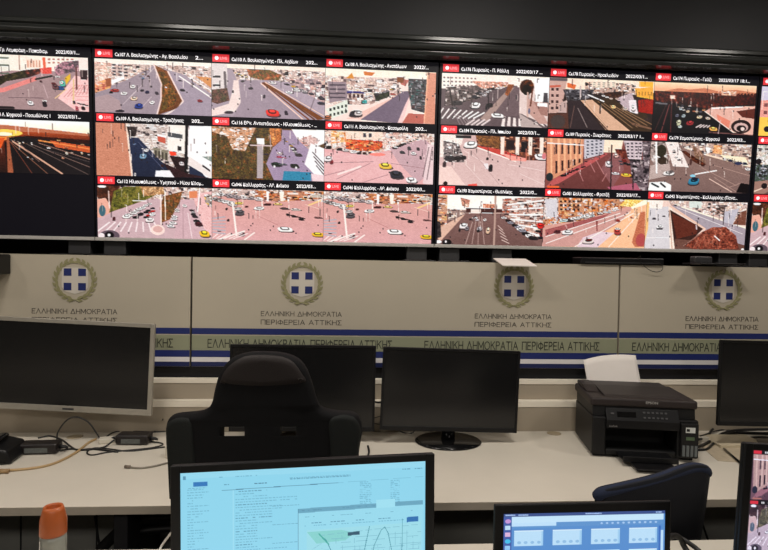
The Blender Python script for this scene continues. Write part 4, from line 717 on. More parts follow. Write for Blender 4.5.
# carcass behind the panels carries the screens
cb = empty('media_cabinet', (.3, 2.8, 0), 'long low dark-plinthed cabinet the video screens stand on', 'cabinet')
def rel(mb, o): mb.v = [(a-o.location.x, b-o.location.y, c-o.location.z) for a, b, c in mb.v]; return mb
rel(MB().box(-2.58, 3.195, PY_+.0205, 3.34, 1.0, zt-.002), cb).build('carcass', dark_wall, cb)
rel(MB().box(-2.58, 3.195, PY_+.021, 3.34, 0, 1.0), cb).build('plinth', dark_wall, cb)
# ---------------------------------------------------------------- video wall screens
TW, TH, TILT = 1.58, .868, math.radians(3.9)
ztv = aty(430.8, 247.3, 2.7704).z; zcab = zt-.002
CAP = {
 'tv0': ['', 'Ca101 Πειραιώς - Κηφισού', 'Ca105 Γρ. Λαμπράκη - Παπαδιαμ.    2022/03/1...', '', 'Ca102 Λ. Κηφισού - Αθηνών', 'Ca104 Λ. Κηφισού - Ποσειδώνος 1    2022/03/1...'],
 'tv1': ['Ca107 Λ. Βουλιαγμένης - Αγ. Βασιλείου    2...', 'Ca110 Λ. Βουλιαγμένης - Πλ. Αηδίων    202...', 'Ca108 Λ. Βουλιαγμένης - Ανατόλεων    2022/...', 'Ca109 Λ. Βουλιαγμένης - Τροιζήνιας    202...', 'Ca116 Εθν. Αντιστάσεως - Ηλιουπόλεως - ...', 'Ca111 Λ. Βουλιαγμένης - Κασομούλη    202...', 'Ca112 Ηλιουπόλεως - Υμηττού - Νέου Κόσμ...', 'Ca046 Καλλιρρόης - Αθ. Διάκου    2022/03...', 'Ca046 Καλλιρρόης - Αθ. Διάκου    2022/03...'],
 'tv2': ['Ca176 Πειραιώς - Π. Ράλλη    2022/03/17 ...', 'Ca178 Πειραιώς - Ηρακλειδών    2022/03/1...', 'Ca174 Πειραιώς - Γκάζι    2022/03/17 18:1...', 'Ca184 Πειραιώς - Πλ. Ιππείου    2022/03/1...', 'Ca189 Πειραιώς - Σωκράτους    2022/03/17 1...', 'Ca179 Χαμοστέρνας - Κηφισού    2022/03...', 'Ca190 Χαμοστέρνας - Θεσ/νίκης    2022/0...', 'Ca081 Καλλιρρόης - Φρατζή    2022/03/17...', 'Ca042 Χαμοστέρνας - Καλλιρρόης (Πανα...'],
 'tv3': ['Ca170 Λ. Συγγρού - Φιξ']*9}
FEED = {'tv0': ['f6', 'g8', 'a1', 'f2', 'g5', 'a2', None, None, None], 'tv1': 'f1 f2 f3 f4 f5 f6 f7 f8 f8'.split(), 'tv2': 'g1 g2 g3 g4 g5 g6 g7 g8 g9'.split(), 'tv3': 'b1 f3 g1 b2 f1 g6 f7 g2 g4'.split()}
TL = {'tv0': 'large wall screen at far left with its lower row of feeds dark', 'tv1': 'large wall screen above the gaming chair showing a crossing with a yellow car', 'tv2': 'large wall screen above the printer with nine feeds including a bright blue car', 'tv3': 'large wall screen cut off by the right edge of the photo'}
badge_m = mat('red_live_badge', (214, 48, 56), .4, emit=.9); badge_w = mat('white_display_text', (238, 236, 240), .4, emit=.8)
tvback = mat('screen_black_background', (17, 16, 22), .4, emit=.6, spec=.2)
tx0 = aty(91, 57, 2.711).x
BADGE = {}
for i, key in enumerate(('tv0', 'tv1', 'tv2', 'tv3')):
    x0 = tx0+(i-1)*TW
    t = empty('video_wall_screen', (x0+TW/2, 2.7704, zcab), TL[key], 'screen', 'screens of the video wall')
    def ch(o, par=t): o.parent = par; return o
    h = MB().box(-TW/2+.0015, TW/2-.0015, .004, .05, 0, TH).build('screen_housing', black_pl, t, bevel=.003)
    h.location = (0, 0, ztv-zcab); h.rotation_euler = (TILT, 0, 0)
    b = MB().box(-TW/2+.0015, TW/2-.0015, -.006, .004, 0, .016).build('bottom_bezel', bezel_si, t, bevel=.002)
    b.location = h.location; b.rotation_euler = h.rotation_euler
    s = MB().box(-TW/2+.004, TW/2-.004, 0, .004, .016, TH-.003).build('display', tvback, t)
    s.location = h.location; s.rotation_euler = h.rotation_euler
    for sx in ((-.71, .71) if key != 'tv2' else (-.71, -.45, .71)):
        MB().box(sx-.05, sx+.05, .02, .09, -.0+.008, ztv-zcab+.03).build('stand_neck', mat('dark_grey_stand', (54, 54, 56), .4), t, bevel=.004)
        MB().box(sx-.075, sx+.075, -.10, .16, 0.0005, .009).build('stand_foot', black_pl, t, bevel=.003)
    sw = (TW-.027)/3; rh = .8487/3; z1 = .0165+.8487
    for k, f in enumerate(FEED[key]):
        if f is None: continue
        cx = -TW/2+.0135+(k % 3)*sw; ztop = z1-(k//3)*rh
        o = pixel_grid('video_feed', FD[f], sw-.0015, rh-.046, s, (cx, -.0012, ztop-rh))
        br = MB().box(0, .075, -.0012, 0, 0, .033).build('live_badge', badge_m, s); br.location = (cx+.004, -.0005, ztop-.0385)
        ck = MB(); ck.lathe([(.0088, 0), (.0088, .0006)], n=14); ck.v = [(a, -c_, b_) for a, b_, c_ in ck.v]
        ck = ck.build('record_dot', badge_w, br); ck.location = (.019, -.0013, .0165)
        text('live_lettering', 'LIVE', .017, (.034, -.0022, .0105), mat('pink_display_text', (240, 150, 156), .4, emit=.7), br, width=.032, bold=.0006, res=1)
        cap = CAP[key][k] if k < len(CAP[key]) else ''
        if cap:
            q_ = cap.split('    ', 1); n = len(cap); wt = .39*min(1, n/41)
            text('feed_caption', q_[0], .0215, (cx+.090, -.0022, ztop-.0325), badge_w, s, width=wt*len(q_[0])/n, bold=.0004, res=2)
            if len(q_) > 1: dd = q_[1].strip(); text('feed_date', dd, .0215, (cx+.090+wt*(n-len(dd))/n, -.0022, ztop-.0325), badge_w, s, width=wt*len(dd)/n, bold=.0004, res=2)
# things on the cabinet top
o = MB().box(0.006, .158, -.085, .07, -.006, -.002).build('paper_card', paper); o.location = (aty(497, 266, 2.53).x, 2.545, zcab+.0105); tag(o, 'pale card lying under the stand foot above the third emblem', 'card')
o.rotation_euler = (math.radians(12), 0, .02)
def prismbox(name, m, x0, x1, y0, y1, z0, z1, label, cat, bev=.004):
    o = MB().box(-(x1-x0)/2, (x1-x0)/2, -(y1-y0)/2, (y1-y0)/2, 0, z1-z0).build(name, m, bevel=bev); o.location = ((x0+x1)/2, (y0+y1)/2, z0); return tag(o, label, cat)
a_, b_ = aty(578, 262, 2.60), aty(660, 264, 2.60)
sb = empty('media_box', ((a_.x+b_.x)/2, 2.62, zcab), 'slim black box on the cabinet above the seam between panels', 'media box')
hw = (b_.x-a_.x)/2
MB().box(-hw, hw, -.055, .05, .004, .034).build('case', black_pl, sb, bevel=.004); MB().box(-hw+.02, hw-.02, -.057, -.055, .010, .014).build('front_slot', mat('dark_grey_stand', (54, 54, 56)), sb)
for sx in (-1, 1): MB().box(sx*hw*.8-.01, sx*hw*.8+.01, -.03, .03, 0, .004).build('rubber_foot', black_pl, sb)
L = [aty(px, py, 2.56) for px, py in ((640, 256), (641, 262), (648, 269), (656, 272), (662, 270), (662, 265), (655, 262))]
L = [Vector((L[0].x, 2.63, zcab+.0017))]+L+[Vector((L[-1].x-.01, 2.63, zcab+.0017))]
tag(MB().tube(spline(L), .0016, 6).build('cable', cable_bk, smooth=True), 'thin dark cable loop hanging over the cabinet edge', 'cable')
# black pedestal foot overhanging the right-hand emblem, and dark box at far left
a_, b_ = aty(690, 266, 2.55), aty(735, 267, 2.55)
ft = empty('camera_stand', ((a_.x+b_.x)/2, 2.62, zcab), 'dark tapering stand foot on the cabinet above the right emblem', 'stand')
hw = (b_.x-a_.x)/2
MB().prism([(-hw*1.0, -.145), (hw, -.145), (hw*.7, .05), (-hw*.7, .05)], 0.010, .018, 'z').build('foot_plate', black_pl, ft, bevel=.003)
MB().box(-hw*.6, hw*.6, .0, .05, -.0, .010).build('foot_pad', black_pl, ft)
MB().box(-.05, .04, -.01, .03, .018, .050).build('stand_body', mat('dark_grey_stand', (54, 54, 56)), ft, bevel=.006)
a_ = aty(10.5, 262, 2.57)
sp = empty('speaker', (a_.x-.11, 2.50, .0), 'black box speaker at the left edge hanging in front of the ivory panel', 'speaker')
zs = aty(5, 275, 2.45).z; zz = aty(5, 254, 2.45).z
MB().box(-.11, .11, -.05, .0745, zs, zz).build('enclosure', black_pl, sp, bevel=.006); MB().box(-.1, .1, -.054, -.05, zs+.01, zz-.01).build('grille', mat('speaker_cloth', (16, 16, 17), .9, noise=.3, scale=900), sp)
# ---------------------------------------------------------------- far desk
DF, DB, DZ = 1.7554, 2.5095, .74
fd = empty('long_desk', (.3, 2.1, 0), 'long cream desk under the video wall carrying the printer and dark monitors', 'desk')
x0, x1 = -3.0, 3.4
rel(MB().box(x0, x1, DF+.001, DB, DZ-.025, DZ), fd).build('desktop', laminate, fd, bevel=.0015)
rel(MB().box(x0, x1, DF-.0005, DF+.001, DZ-.0248, DZ-.0008), fd).build('front_edging', edge_lam, fd)
for x in (-2.2, -.66, .72, 2.3):
    rel(MB().box(x-.02, x+.02, 1.80, 2.45, 0, DZ-.025), fd).build('leg_panel', mat('dark_leg_metal', (40, 40, 42), .5), fd)
rel(MB().box(x0, x1, 2.12, 2.14, .06, DZ-.03), fd).build('modesty_panel', mat('charcoal_modesty_board', (128, 128, 122), .6, noise=.08, scale=5), fd)
for x in (-1.12, -.86, -.2, .95): rel(MB().box(x-.002, x+.002, 2.116, 2.12, .06, DZ-.03), fd).build('panel_joint', dark_wall, fd)
cap_m = mat('pale_rail_cap', (236, 228, 212), .45)
ra = empty('cable_rail', (.3, DB, 0), 'beige stepped rail running along the back of the long desk', 'rail')
z1_ = aty(180, 407, DB).z; z2_ = aty(180, 383, 2.543).z; z3_ = aty(180, 378.5, PY_-.002).z
rel(MB().box(x0, x1, DB+.001, 2.542, 0, z1_), ra).build('lower_step', rail_lam, ra); rel(MB().box(x0, x1, DB-.002, 2.542, z1_, z1_+.027), ra).build('step_cap', cap_m, ra, bevel=.001)
rel(MB().box(x0, x1, 2.543, 2.5745, 0, z2_), ra).build('upper_step', rail_lam, ra); rel(MB().box(x0, x1, 2.540, 2.5745, z2_, z2_+.0185), ra).build('step_cap', cap_m, ra, bevel=.001)
def grommet(px, py, label):
    p = atz(px, py, DZ); o = MB().lathe([(.03, 0), (.031, .0015), (.024, .0018), (.022, .001)], n=28).build('cable_grommet', mat('tan_grommet', (170, 156, 130), .5), smooth=True)
    o.location = (p.x, p.y, DZ+.0002); tag(o, label, 'grommet', 'desk cable grommets')
grommet(75, 437, 'round cable grommet in the desk behind the black adapters'); grommet(554, 433.5, 'round cable grommet in the desk left of the printer')
# ---------------------------------------------------------------- near desk
nd = empty('near_desk', (.2, 1.1, 0), 'cream desk in the foreground carrying the lit monitors', 'desk')
rel(MB().box(-2.6, 3.0, .70, 1.492, DZ-.025, DZ), nd).build('desktop', laminate, nd, bevel=.0015)
for x in (-2.0, -.7, .9, 2.4): rel(MB().box(x-.02, x+.02, .75, 1.45, 0, DZ-.025), nd).build('leg_panel', mat('dark_leg_metal', (40, 40, 42)), nd)
rel(MB().box(-2.6, 3.0, 1.47, 1.4905, .08, DZ-.03), nd).build('modesty_panel', mat('charcoal_modesty_board', (128, 128, 122)), nd)
# ---------------------------------------------------------------- monitors
def monitor(name, label, cat, c, w, h, rz, roll=0, tilt=0, frame=black_pl, face=off_glass, bez=(.012, .012, .012, .018), base='oval', group=None, thick=.013, zb=DZ, pic=None, mark=None, neck_m=None, zbase=.0):
    """c: centre of the panel front; rz turns the panel, roll tips it sideways, tilt leans it back"""
    back = .10 if base != 'wall' else 0
    fwd = Vector((math.sin(-rz)*-1*0, 1, 0)); off = Matrix.Rotation(rz, 4, 'Z') @ Vector((0, back*.32, 0))
    root = empty(name, (c.x+off.x, c.y+off.y, zb), label, cat, group, rz)
    loc = root.location.copy()
    P0 = Vector((0, -back*.32, c.z-zb)); R = Euler((-tilt, roll, 0))
    def put(mb, n, m, par=root, **k):
        o = mb.build(n, m, par, **k); o.location = P0; o.rotation_euler = R; return o
    l, r, t, b = bez
    hs = put(MB().box(-w/2, w/2, .002, thick, -h/2, h/2).box(-w*.36, w*.36, thick, thick+.02, -h*.36, h*.3), 'housing', frame, bevel=.004)
    fr = MB(); fr.box(-w/2, -w/2+l, -.004, .002, -h/2, h/2).box(w/2-r, w/2, -.004, .002, -h/2, h/2).box(-w/2+l, w/2-r, -.004, .002, h/2-t, h/2).box(-w/2+l, w/2-r, -.004, .002, -h/2, -h/2+b)
    put(fr, 'bezel', frame, bevel=.0015)
    if pic is None: sc = put(MB().box(-w/2+l, w/2-r, -.001, .002, -h/2+b, h/2-t), 'screen', face)
    else:
        sc = put(MB().box(-w/2+l, w/2-r, -.0008, .002, -h/2+b, h/2-t), 'screen', face)
        pixel_grid('picture', pic, w-l-r, h-t-b, sc, (-w/2+l, -.0014, -h/2+b))
    if mark: mk = MB().box(-mark[0]/2, mark[0]/2, -.0046, -.0040, -h/2+b*.35, -h/2+b*.65); put(mk, 'maker_mark', mark[1])
    zl = c.z-zb-h*.25
    if base == 'oval':
        MB().lathe([(.0, 0), (.136, 0), (.138, .004), (.13, .009), (.05, .014), (.0, .016)], n=40, sy=.88).build('stand_base', black_gl, root, smooth=True)
        MB().tube([(0, .0, .010), (0, 0, zl*.55), (0, -.0, zl)], [.030, .026, .026], 16).build('stand_neck', black_gl, root, smooth=True)
    elif base == 'rect':
        MB().box(-.12, .12, -.08, .10, 0, .010).build('stand_base', black_pl, root, bevel=.004); MB().box(-.03, .03, 0, .02, .010, zl).build('stand_neck', black_pl, root, bevel=.003)
    elif base == 'wall':
        MB().box(-.05, .05, thick+.02, zbase, P0.z-.05, P0.z+.05).build('wall_arm', black_pl, root, bevel=.004)
    return root
# grey-framed monitor at left
c_ = (aty(-4, 318.5, 2.40)+aty(153.5, 415, 2.36))/2
monitor('desk_monitor', 'switched-off monitor with silver-grey frame at the left of the long desk', 'monitor', Vector((c_.x-.018, 2.38, c_.z+.004)), .660, .367, math.radians(-4), math.radians(1.9), 0, silver, off_glass, (.017, .017, .016, .024), 'wall', mark=(.045, mat('dark_grey_stand', (54, 54, 56))), zbase=.125)
# small power light on that monitor is part of its frame
mid = (aty(380, 347, 2.33)+aty(519, 352, 2.33)+aty(378, 429, 2.33)+aty(517, 434.5, 2.33))/4
monitor('desk_monitor', 'switched-off black monitor on an oval base between the chair and the printer', 'monitor', Vector((mid.x+.006, 2.33, mid.z+.002)), .566, .338, 0.0, math.radians(1.5), 0, black_pl, off_glass, (.010, .010, .010, .018), 'oval', 'black monitors on the long desk')
mid = (aty(231, 346.5, 2.36)+aty(374, 346, 2.36)+aty(374, 429, 2.36)+aty(231, 429, 2.36))/4
monitor('desk_monitor', 'switched-off black monitor partly hidden behind the gaming chair', 'monitor', Vector((mid.x, 2.35, mid.z)), .585, .350, 0.0, math.radians(.2), 0, black_pl, off_glass, (.010, .010, .010, .018), 'oval', 'black monitors on the long desk')
q = aty(719, 341, 2.25); q2 = aty(718, 427, 2.25)
monitor('desk_monitor', 'switched-off black monitor right of the printer at the picture edge', 'monitor', Vector((q.x+.296, 2.25, (q.z+q2.z)/2)), .570, q.z-q2.z, math.radians(-2), math.radians(.7), 0, black_pl, off_glass, (.010, .010, .010, .018), 'oval', 'black monitors on the long desk')
# lit monitors on the near desk
p1, p2 = aty(171.5, 464, 1.275), aty(435, 455, 1.325)
w1 = (p2-p1).length
monitor('desk_monitor', 'large lit monitor in the foreground showing a pale blue mail list and map', 'monitor', Vector(((p1.x+p2.x)/2, 1.30, (p1.z+p2.z)/2-.142)), w1, .284, math.radians(4.5), math.radians(-.9), 0, black_pl, off_glass, (.0205, .0215, .0165, .02), 'rect', pic=desk_screen()[:250])
q1, q2, q3 = aty(747, 441, 1.08), aty(734, 550, 1.08), aty(734, 552, 1.12)
monitor('desk_monitor', 'lit monitor at the right edge showing traffic feeds in a dark frame', 'monitor', Vector((q1.x+.247, 1.08, q1.z-.183)), .54, .325, math.radians(3), math.radians(4.3), math.radians(2), black_pl, off_glass, (.0165, .016, .013, .02), 'rect', pic=feed_wall_screen())
# laptop
a_, b_ = aty(493, 505, 1.20), aty(672, 502.3, 1.215)
lw = (b_-a_).length; hl = a_.z-DZ-.024
lp = empty('laptop', ((a_.x+b_.x)/2, 1.19, DZ), 'open laptop with a blue folder window on the near desk', 'laptop', rz=math.radians(1.2))
bz = a_.z-hl-DZ; lw -= .008
for sx in (-.14, .14):
    for sy in (-.22, -.02): MB().box(sx-.008, sx+.008, sy-.006, sy+.006, 0, bz-.022).build('rubber_foot', cable_bk, lp)
MB().box(-lw/2, lw/2, -.235, .012, bz-.022, bz-.004).build('keyboard_base', black_pl, lp, bevel=.004)
keys = MB()
for j in range(5):
    for i in range(14): keys.box(-lw/2+.03+i*(lw-.06)/14, -lw/2+.03+(i+.88)*(lw-.06)/14, -.11+j*.02, -.093+j*.02, bz-.004, bz-.002)
keys.build('keys', black_gl, lp)
ld = MB().box(-lw/2, lw/2, .0, .009, 0, hl).build('lid', black_pl, lp, bevel=.003); ld.location = (0, .012, bz); ld.rotation_euler = (math.radians(-1), 0, 0)
lb = .0205; pixel_grid('picture', laptop_screen(), lw-lb-.015, hl-.037, ld, (-lw/2+lb, -.0008, .017))
# ---------------------------------------------------------------- orange-capped bottle
p = aty(53.5, 506, 1.25); p0 = Vector((p.x, 1.25, DZ)); hb = p.z-DZ
bt = empty('spray_bottle', p0, 'frosted bottle with an orange cap in the lower left foreground', 'bottle')
zc_ = hb-.058
MB().lathe([(.0, 0), (.026, 0), (.028, .004), (.0285, zc_-.012), (.0275, zc_), (.0, zc_)], n=32).build('body', frost, bt, smooth=True)
MB().lathe([(.0285, zc_), (.0290, zc_+.004), (.0285, zc_+.03), (.0235, hb-.008), (.0205, hb), (.0165, hb), (.0150, hb-.004), (.0145, hb-.022), (.0, hb-.022)], n=36).build('cap', orange_m, bt, smooth=True)
bt.scale = (.9, .9, 1)
MB().box(-.018, -.0155, -.0275, -.0225, zc_-.05, zc_-.004).build('clip', chrome, bt, bevel=.0008)
MB().prism([(.0, zc_-.06), (.006, zc_-.028), (.010, zc_-.024), (.006, zc_-.036), (.004, zc_-.06)], -.0294, -.0285, 'y').build('printed_mark', mat('dark_olive_print', (70, 66, 50)), bt)
# ---------------------------------------------------------------- gaming chair (seen from behind)
def chair_base(root, zs, r=.28, m=black_pl):
    MB().tube([(0, 0, .09), (0, 0, zs-.05)], .028, 14).build('gas_post', mat('dark_leg_metal', (40, 40, 42)), root, smooth=True)
    for k in range(5):
        a = 2*PI*k/5+.3; e = (r*math.cos(a), r*math.sin(a), .075)
        l = MB().tube([(0, 0, .105), e], [.026, .016], 8).build('base_spoke', m, root)
        ww = MB().lathe([(.0, -.02), (.022, -.02), (.026, -.012), (.026, .012), (.022, .02), (0, .02)], n=16)
        ww.v = [(e[0]+z*math.cos(a+1.57), e[1]+z*math.sin(a+1.57), x*0+.0265+y) if False else (e[0]+x*math.cos(a)-z*math.sin(a), e[1]+x*math.sin(a)+z*math.cos(a), .0265+y) for x, y, z in ww.v]
        ww.build('caster', m, l, smooth=True)
def shape_mesh(outer, holes, ext, bev, name, m, parent, fn=None, res=6):
    cu = bpy.data.curves.new(name, 'CURVE'); cu.dimensions = '2D'; cu.fill_mode = 'BOTH'; cu.extrude = ext; cu.bevel_depth = bev; cu.offset = -bev; cu.bevel_resolution = 4; cu.resolution_u = res
    for lst, smooth in [(outer, True)]+[(h, False) for h in holes]:
        sp_ = cu.splines.new('POLY'); pts = spline([(a, b, 0) for a, b in lst]+[(lst[0][0], lst[0][1], 0)], 5)[:-1] if smooth else [Vector((a, b, 0)) for a, b in lst]
        sp_.points.add(len(pts)-1)
        for i, v in enumerate(pts): sp_.points[i].co = (v.x, v.y, 0, 1)
        sp_.use_cyclic_u = True
    o = bpy.data.objects.new(name, cu); COL.objects.link(o); dg = bpy.context.evaluated_depsgraph_get(); dg.update()
    me = bpy.data.meshes.new_from_object(o.evaluated_get(dg)); bpy.data.objects.remove(o)
    import bmesh
    b = bmesh.new(); b.from_mesh(me)
    bmesh.ops.remove_doubles(b, verts=b.verts, dist=1e-5)
    bmesh.ops.triangulate(b, faces=[f for f in b.faces if len(f.verts) > 4]); 
    for _ in range(2):
        es = [e for e in b.edges if e.calc_length() > .035]
        if es: bmesh.ops.subdivide_edges(b, edges=es, cuts=1); bmesh.ops.triangulate(b, faces=[f for f in b.faces if len(f.verts) > 4])
    for v in b.verts:
        x, y, z = v.co; v.co = fn(x, y, z) if fn else (x, -z, y)
    bmesh.ops.recalc_face_normals(b, faces=b.faces)
    b.to_mesh(me); b.free(); me.name = name; me.materials.clear(); me.materials.append(m); me.polygons.foreach_set('use_smooth', [True]*len(me.polygons))
    o = bpy.data.objects.new(name, me); COL.objects.link(o); o.parent = parent; return o
gy = 1.60
gc = aty(262, 430, gy); gc = Vector((gc.x, gy, 0))
gch = empty('gaming_chair', (gc.x, gy+.0, 0), 'black high-backed gaming chair with two belt slots, seen from behind', 'chair')
def PX(px, py, y=gy): v = aty(px, py, y); return (v.x-gc.x, v.z)
hull = [(175, 500), (170, 462), (167, 440), (167, 427), (171, 419), (181, 415.5), (203, 412), (213, 404), (217, 388), (222, 372), (232, 359), (246, 353), (262, 351.5), (282, 353), (296, 358), (305, 368), (311, 384), (315, 398), (320, 408), (333, 412.5), (350, 415), (357, 420), (360, 432), (357, 452), (352, 500)]
out = [PX(*h) for h in hull]
zb_ = .47
out = out[:-1]+[PX(352, 500), (.20, zb_), (-.20, zb_)]+[]
slots = [[PX(*h) for h in ((222, 434.5), (224, 430), (246, 428), (246, 433.5), (232, 435))], [PX(*h) for h in ((281, 428.5), (294, 429.5), (297, 433.5), (293, 435.5), (281, 433))]]
def bend(x, y, z):
    t = abs(x)/.26; k = .035*t*t*(1 if y < 1.08 else .5)
    return (x*1.028, -z+k, y)
shape_mesh(out, [], .010, .018, 'backrest', chair_fab, gch, bend)
bk = [o for o in gch.children if o.name.startswith('backrest')][0]
for px0, px1 in ((222, 246), (281, 297)):
    u0 = PX(px0, 431); u1 = PX(px1, 431); zc2 = u0[1]
    ct = MB(); M_ = Matrix.Translation((0, 0, zc2)) @ Matrix.Rotation(-.29, 4, 'X'); ct.box(u0[0], u1[0], -.3, .3, -.013, .011, M_); co_ = ct.build('slot_cutter', chair_fab)
    md = bk.modifiers.new('b', 'BOOLEAN'); md.object = co_; md.operation = 'DIFFERENCE'; md.solver = 'EXACT'; co_.location = gch.location
    dg = bpy.context.evaluated_depsgraph_get(); dg.update(); nm_ = bpy.data.meshes.new_from_object(bk.evaluated_get(dg)); bk.modifiers.clear(); bk.data = nm_; bpy.data.objects.remove(co_)
for s, hl_ in ((-1, [(171, 500), (169, 462), (167.5, 440), (168, 427), (174, 420), (186, 417), (194, 420), (197, 440), (198, 500)]), (1, [(328, 500), (328, 450), (327, 420), (338, 415), (350, 417), (356, 423), (358.5, 434), (356, 452), (352, 500)])):
    shape_mesh([PX(*h) for h in hl_], [], .014, .012, 'side_bolster', chair_side, gch, lambda x, y, z: (x*1.028, -z+.035*(abs(x)/.26)**2-.006, y))
cap = [(219, 382), (224, 370), (233, 360), (246, 354), (262, 352.5), (282, 354), (295, 359), (303.5, 369), (308, 381), (290, 385), (262, 386), (236, 385)]
shape_mesh([PX(*h) for h in cap], [], .013, .020, 'painted_top_sheen', chair_sheen, gch, lambda x, y, z: (x, -z+.035*.5*(abs(x)/.26)**2, y))  # slightly raised patch that carries the painted sheen of the backrest top
MB().box(-.26, .26, .03, .47, .43, .53).build('seat', chair_fab, gch, bevel=.03, seg=4, smooth=True)
MB().tube([(0, .03, .40), (0, .03, .50)], .05, 12).build('back_hinge', black_pl, gch); 
MB().box(-.12, .12, .15, .35, .395, .43).build('seat_mechanism', black_pl, gch)
cbm = empty('wheelbase', (0, .25, 0)); cbm.parent = gch; chair_base(cbm, .45)
# ---------------------------------------------------------------- navy chair (wrapping shell)
bc = aty(655, 480, 1.62)
nch = empty('office_chair', (bc.x, 1.62, 0), 'navy fabric chair with a curved wraparound back beside the laptop', 'chair')
rim = [(600, 494, 1.55), (606, 490, 1.535), (623, 486, 1.53), (645, 481, 1.53), (665, 475.5, 1.535), (682, 469, 1.55), (697, 465, 1.575), (708, 466.5, 1.60), (711, 470, 1.64)]
low = [(604, 600, 1.58), (612, 600, 1.57), (626, 600, 1.56), (645, 600, 1.555), (658, 600, 1.56), (668, 600, 1.575), (676, 600, 1.59), (683, 600, 1.61), (687, 600, 1.65)]
def shell(n=40, rows=14, th=.03):
    rp = spline([aty(*p) for p in rim], 5); lp_ = spline([aty(*p) for p in low], 5); N = len(rp); vs = []; fs = []
    for i in range(N):
        for j in range(rows+1):
            t = j/rows; p = rp[i].lerp(lp_[i], t); vs.append(Vector((p.x-bc.x, p.y-1.62+.012*math.sin(PI*t)*-1, p.z)))
    out_ = list(vs)
    for v in out_: vs.append(Vector((v.x-.006, v.y+th, v.z-.001)))
    M_ = len(out_)
    for i in range(N-1):
        for j in range(rows):
            a = i*(rows+1)+j; fs += [(a, a+1, a+rows+2, a+rows+1), (M_+a, M_+a+rows+1, M_+a+rows+2, M_+a+1)]
        a = i*(rows+1); fs += [(a, a+rows+1, M_+a+rows+1, M_+a), (a+rows, M_+a+rows, M_+a+2*rows+1, a+2*rows+1)]
    for j in range(rows):
        fs += [(j, M_+j, M_+j+1, j+1), ((N-1)*(rows+1)+j, (N-1)*(rows+1)+j+1, M_+(N-1)*(rows+1)+j+1, M_+(N-1)*(rows+1)+j)]
    return MB().add(vs, fs), rp
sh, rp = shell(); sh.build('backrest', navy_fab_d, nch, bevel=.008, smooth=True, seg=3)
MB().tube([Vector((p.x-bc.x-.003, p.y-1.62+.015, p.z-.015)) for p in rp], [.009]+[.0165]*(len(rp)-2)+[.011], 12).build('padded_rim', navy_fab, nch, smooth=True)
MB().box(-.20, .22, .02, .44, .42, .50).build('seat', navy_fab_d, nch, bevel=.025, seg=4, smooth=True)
cb2 = empty('wheelbase', (0, .25, 0)); cb2.parent = nch; chair_base(cb2, .47)
MB().box(-.08, .08, .0, .04, .40, .52).build('back_bracket', black_pl, nch)
# ---------------------------------------------------------------- printer
g0, g1 = atz(592, 456.5), atz(697, 462.5); prz = math.radians(-10); gm = (g0+g1)/2
pc = Vector((gm.x+.142*math.sin(-prz), gm.y+.142*math.cos(prz), DZ))
pr = empty('printer', pc, 'black ink-tank printer with white paper in its rear tray', 'printer', rz=prz)
W2, D2 = (g1-g0).length/2+.003, .142
zt_ = .236
# body: lower case with an open output bay
prof = [(-.02, .0), (W2*2-.0, .0)]
mb = MB(); mb.box(-W2, -W2+.052, -D2, D2, .012, .158); mb.box(W2-.078, W2, -D2-.004, D2, .012, .158); mb.box(-W2+.052, W2-.078, -.02, D2, .012, .158); mb.box(-W2+.052, W2-.078, -D2, -.02, .012, .034); mb.box(-W2+.052, W2-.078, -D2, D2, .120, .158)
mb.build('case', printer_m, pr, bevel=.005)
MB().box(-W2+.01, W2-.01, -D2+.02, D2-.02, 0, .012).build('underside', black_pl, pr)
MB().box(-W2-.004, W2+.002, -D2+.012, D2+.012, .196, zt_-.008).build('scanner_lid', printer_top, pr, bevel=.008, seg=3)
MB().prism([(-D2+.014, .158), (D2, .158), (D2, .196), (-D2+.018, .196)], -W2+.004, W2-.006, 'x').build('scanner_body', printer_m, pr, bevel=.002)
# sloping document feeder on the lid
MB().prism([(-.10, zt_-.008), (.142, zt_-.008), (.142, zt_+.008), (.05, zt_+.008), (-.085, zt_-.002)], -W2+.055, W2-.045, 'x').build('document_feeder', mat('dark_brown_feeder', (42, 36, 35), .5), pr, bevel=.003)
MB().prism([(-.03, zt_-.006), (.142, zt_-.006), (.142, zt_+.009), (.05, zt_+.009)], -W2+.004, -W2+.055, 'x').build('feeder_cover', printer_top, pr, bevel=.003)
# tilted control panel
cp = MB().prism([(-D2-.014, .118), (-D2+.016, .118), (-D2+.016, .192), (-D2+.008, .192), (-D2-.014, .150)], -W2+.050, W2-.072, 'x').build('control_panel', black_pl, pr, bevel=.002)
sl = math.atan2(.042, .022)
def onpanel(mb, n, m, u, v):      # u along x, v up the slope
    o = mb.build(n, m, cp); o.location = (u, -D2-.0148+.022*v, .150+.042*v); o.rotation_euler = (sl-PI/2, 0, 0); return o
onpanel(MB().box(-.035, .035, -.0012, 0, -.010, .010), 'display_window', black_gl, -.07, .5)
for j in range(2):
    for i in range(6): onpanel(MB().box(-.004, .004, -.002, 0, -.003, .003), 'button', mat('dark_grey_key', (70, 70, 72), .4), -.004+i*.016, .3+j*.42)
onpanel(MB().box(-.006, .006, -.002, 0, -.003, .003), 'power_button', mat('dark_grey_key', (70, 70, 72)), -.122, .55)
text('maker_lettering', 'EPSON', .013, (-.0, -D2+.0110, .213), mat('grey_lettering', (150, 148, 146)), pr, width=.045, bold=.0004).location = (.005, -D2+.0112, .212)
text('maker_lettering', 'EcoTank', .010, (-W2+.06, -D2-.0150, .124), mat('grey_lettering', (150, 148, 146)), pr, width=.030)
tray = MB().box(-.105, .088, -.235, -.0, .018, .026); tr_ = tray.build('output_tray', black_pl, pr, bevel=.003); tr_.location = (.0, 0, 0)
MB().box(-.078, .068, -.305, -.22, .010, .017).build('tray_extension', black_pl, pr, bevel=.002)
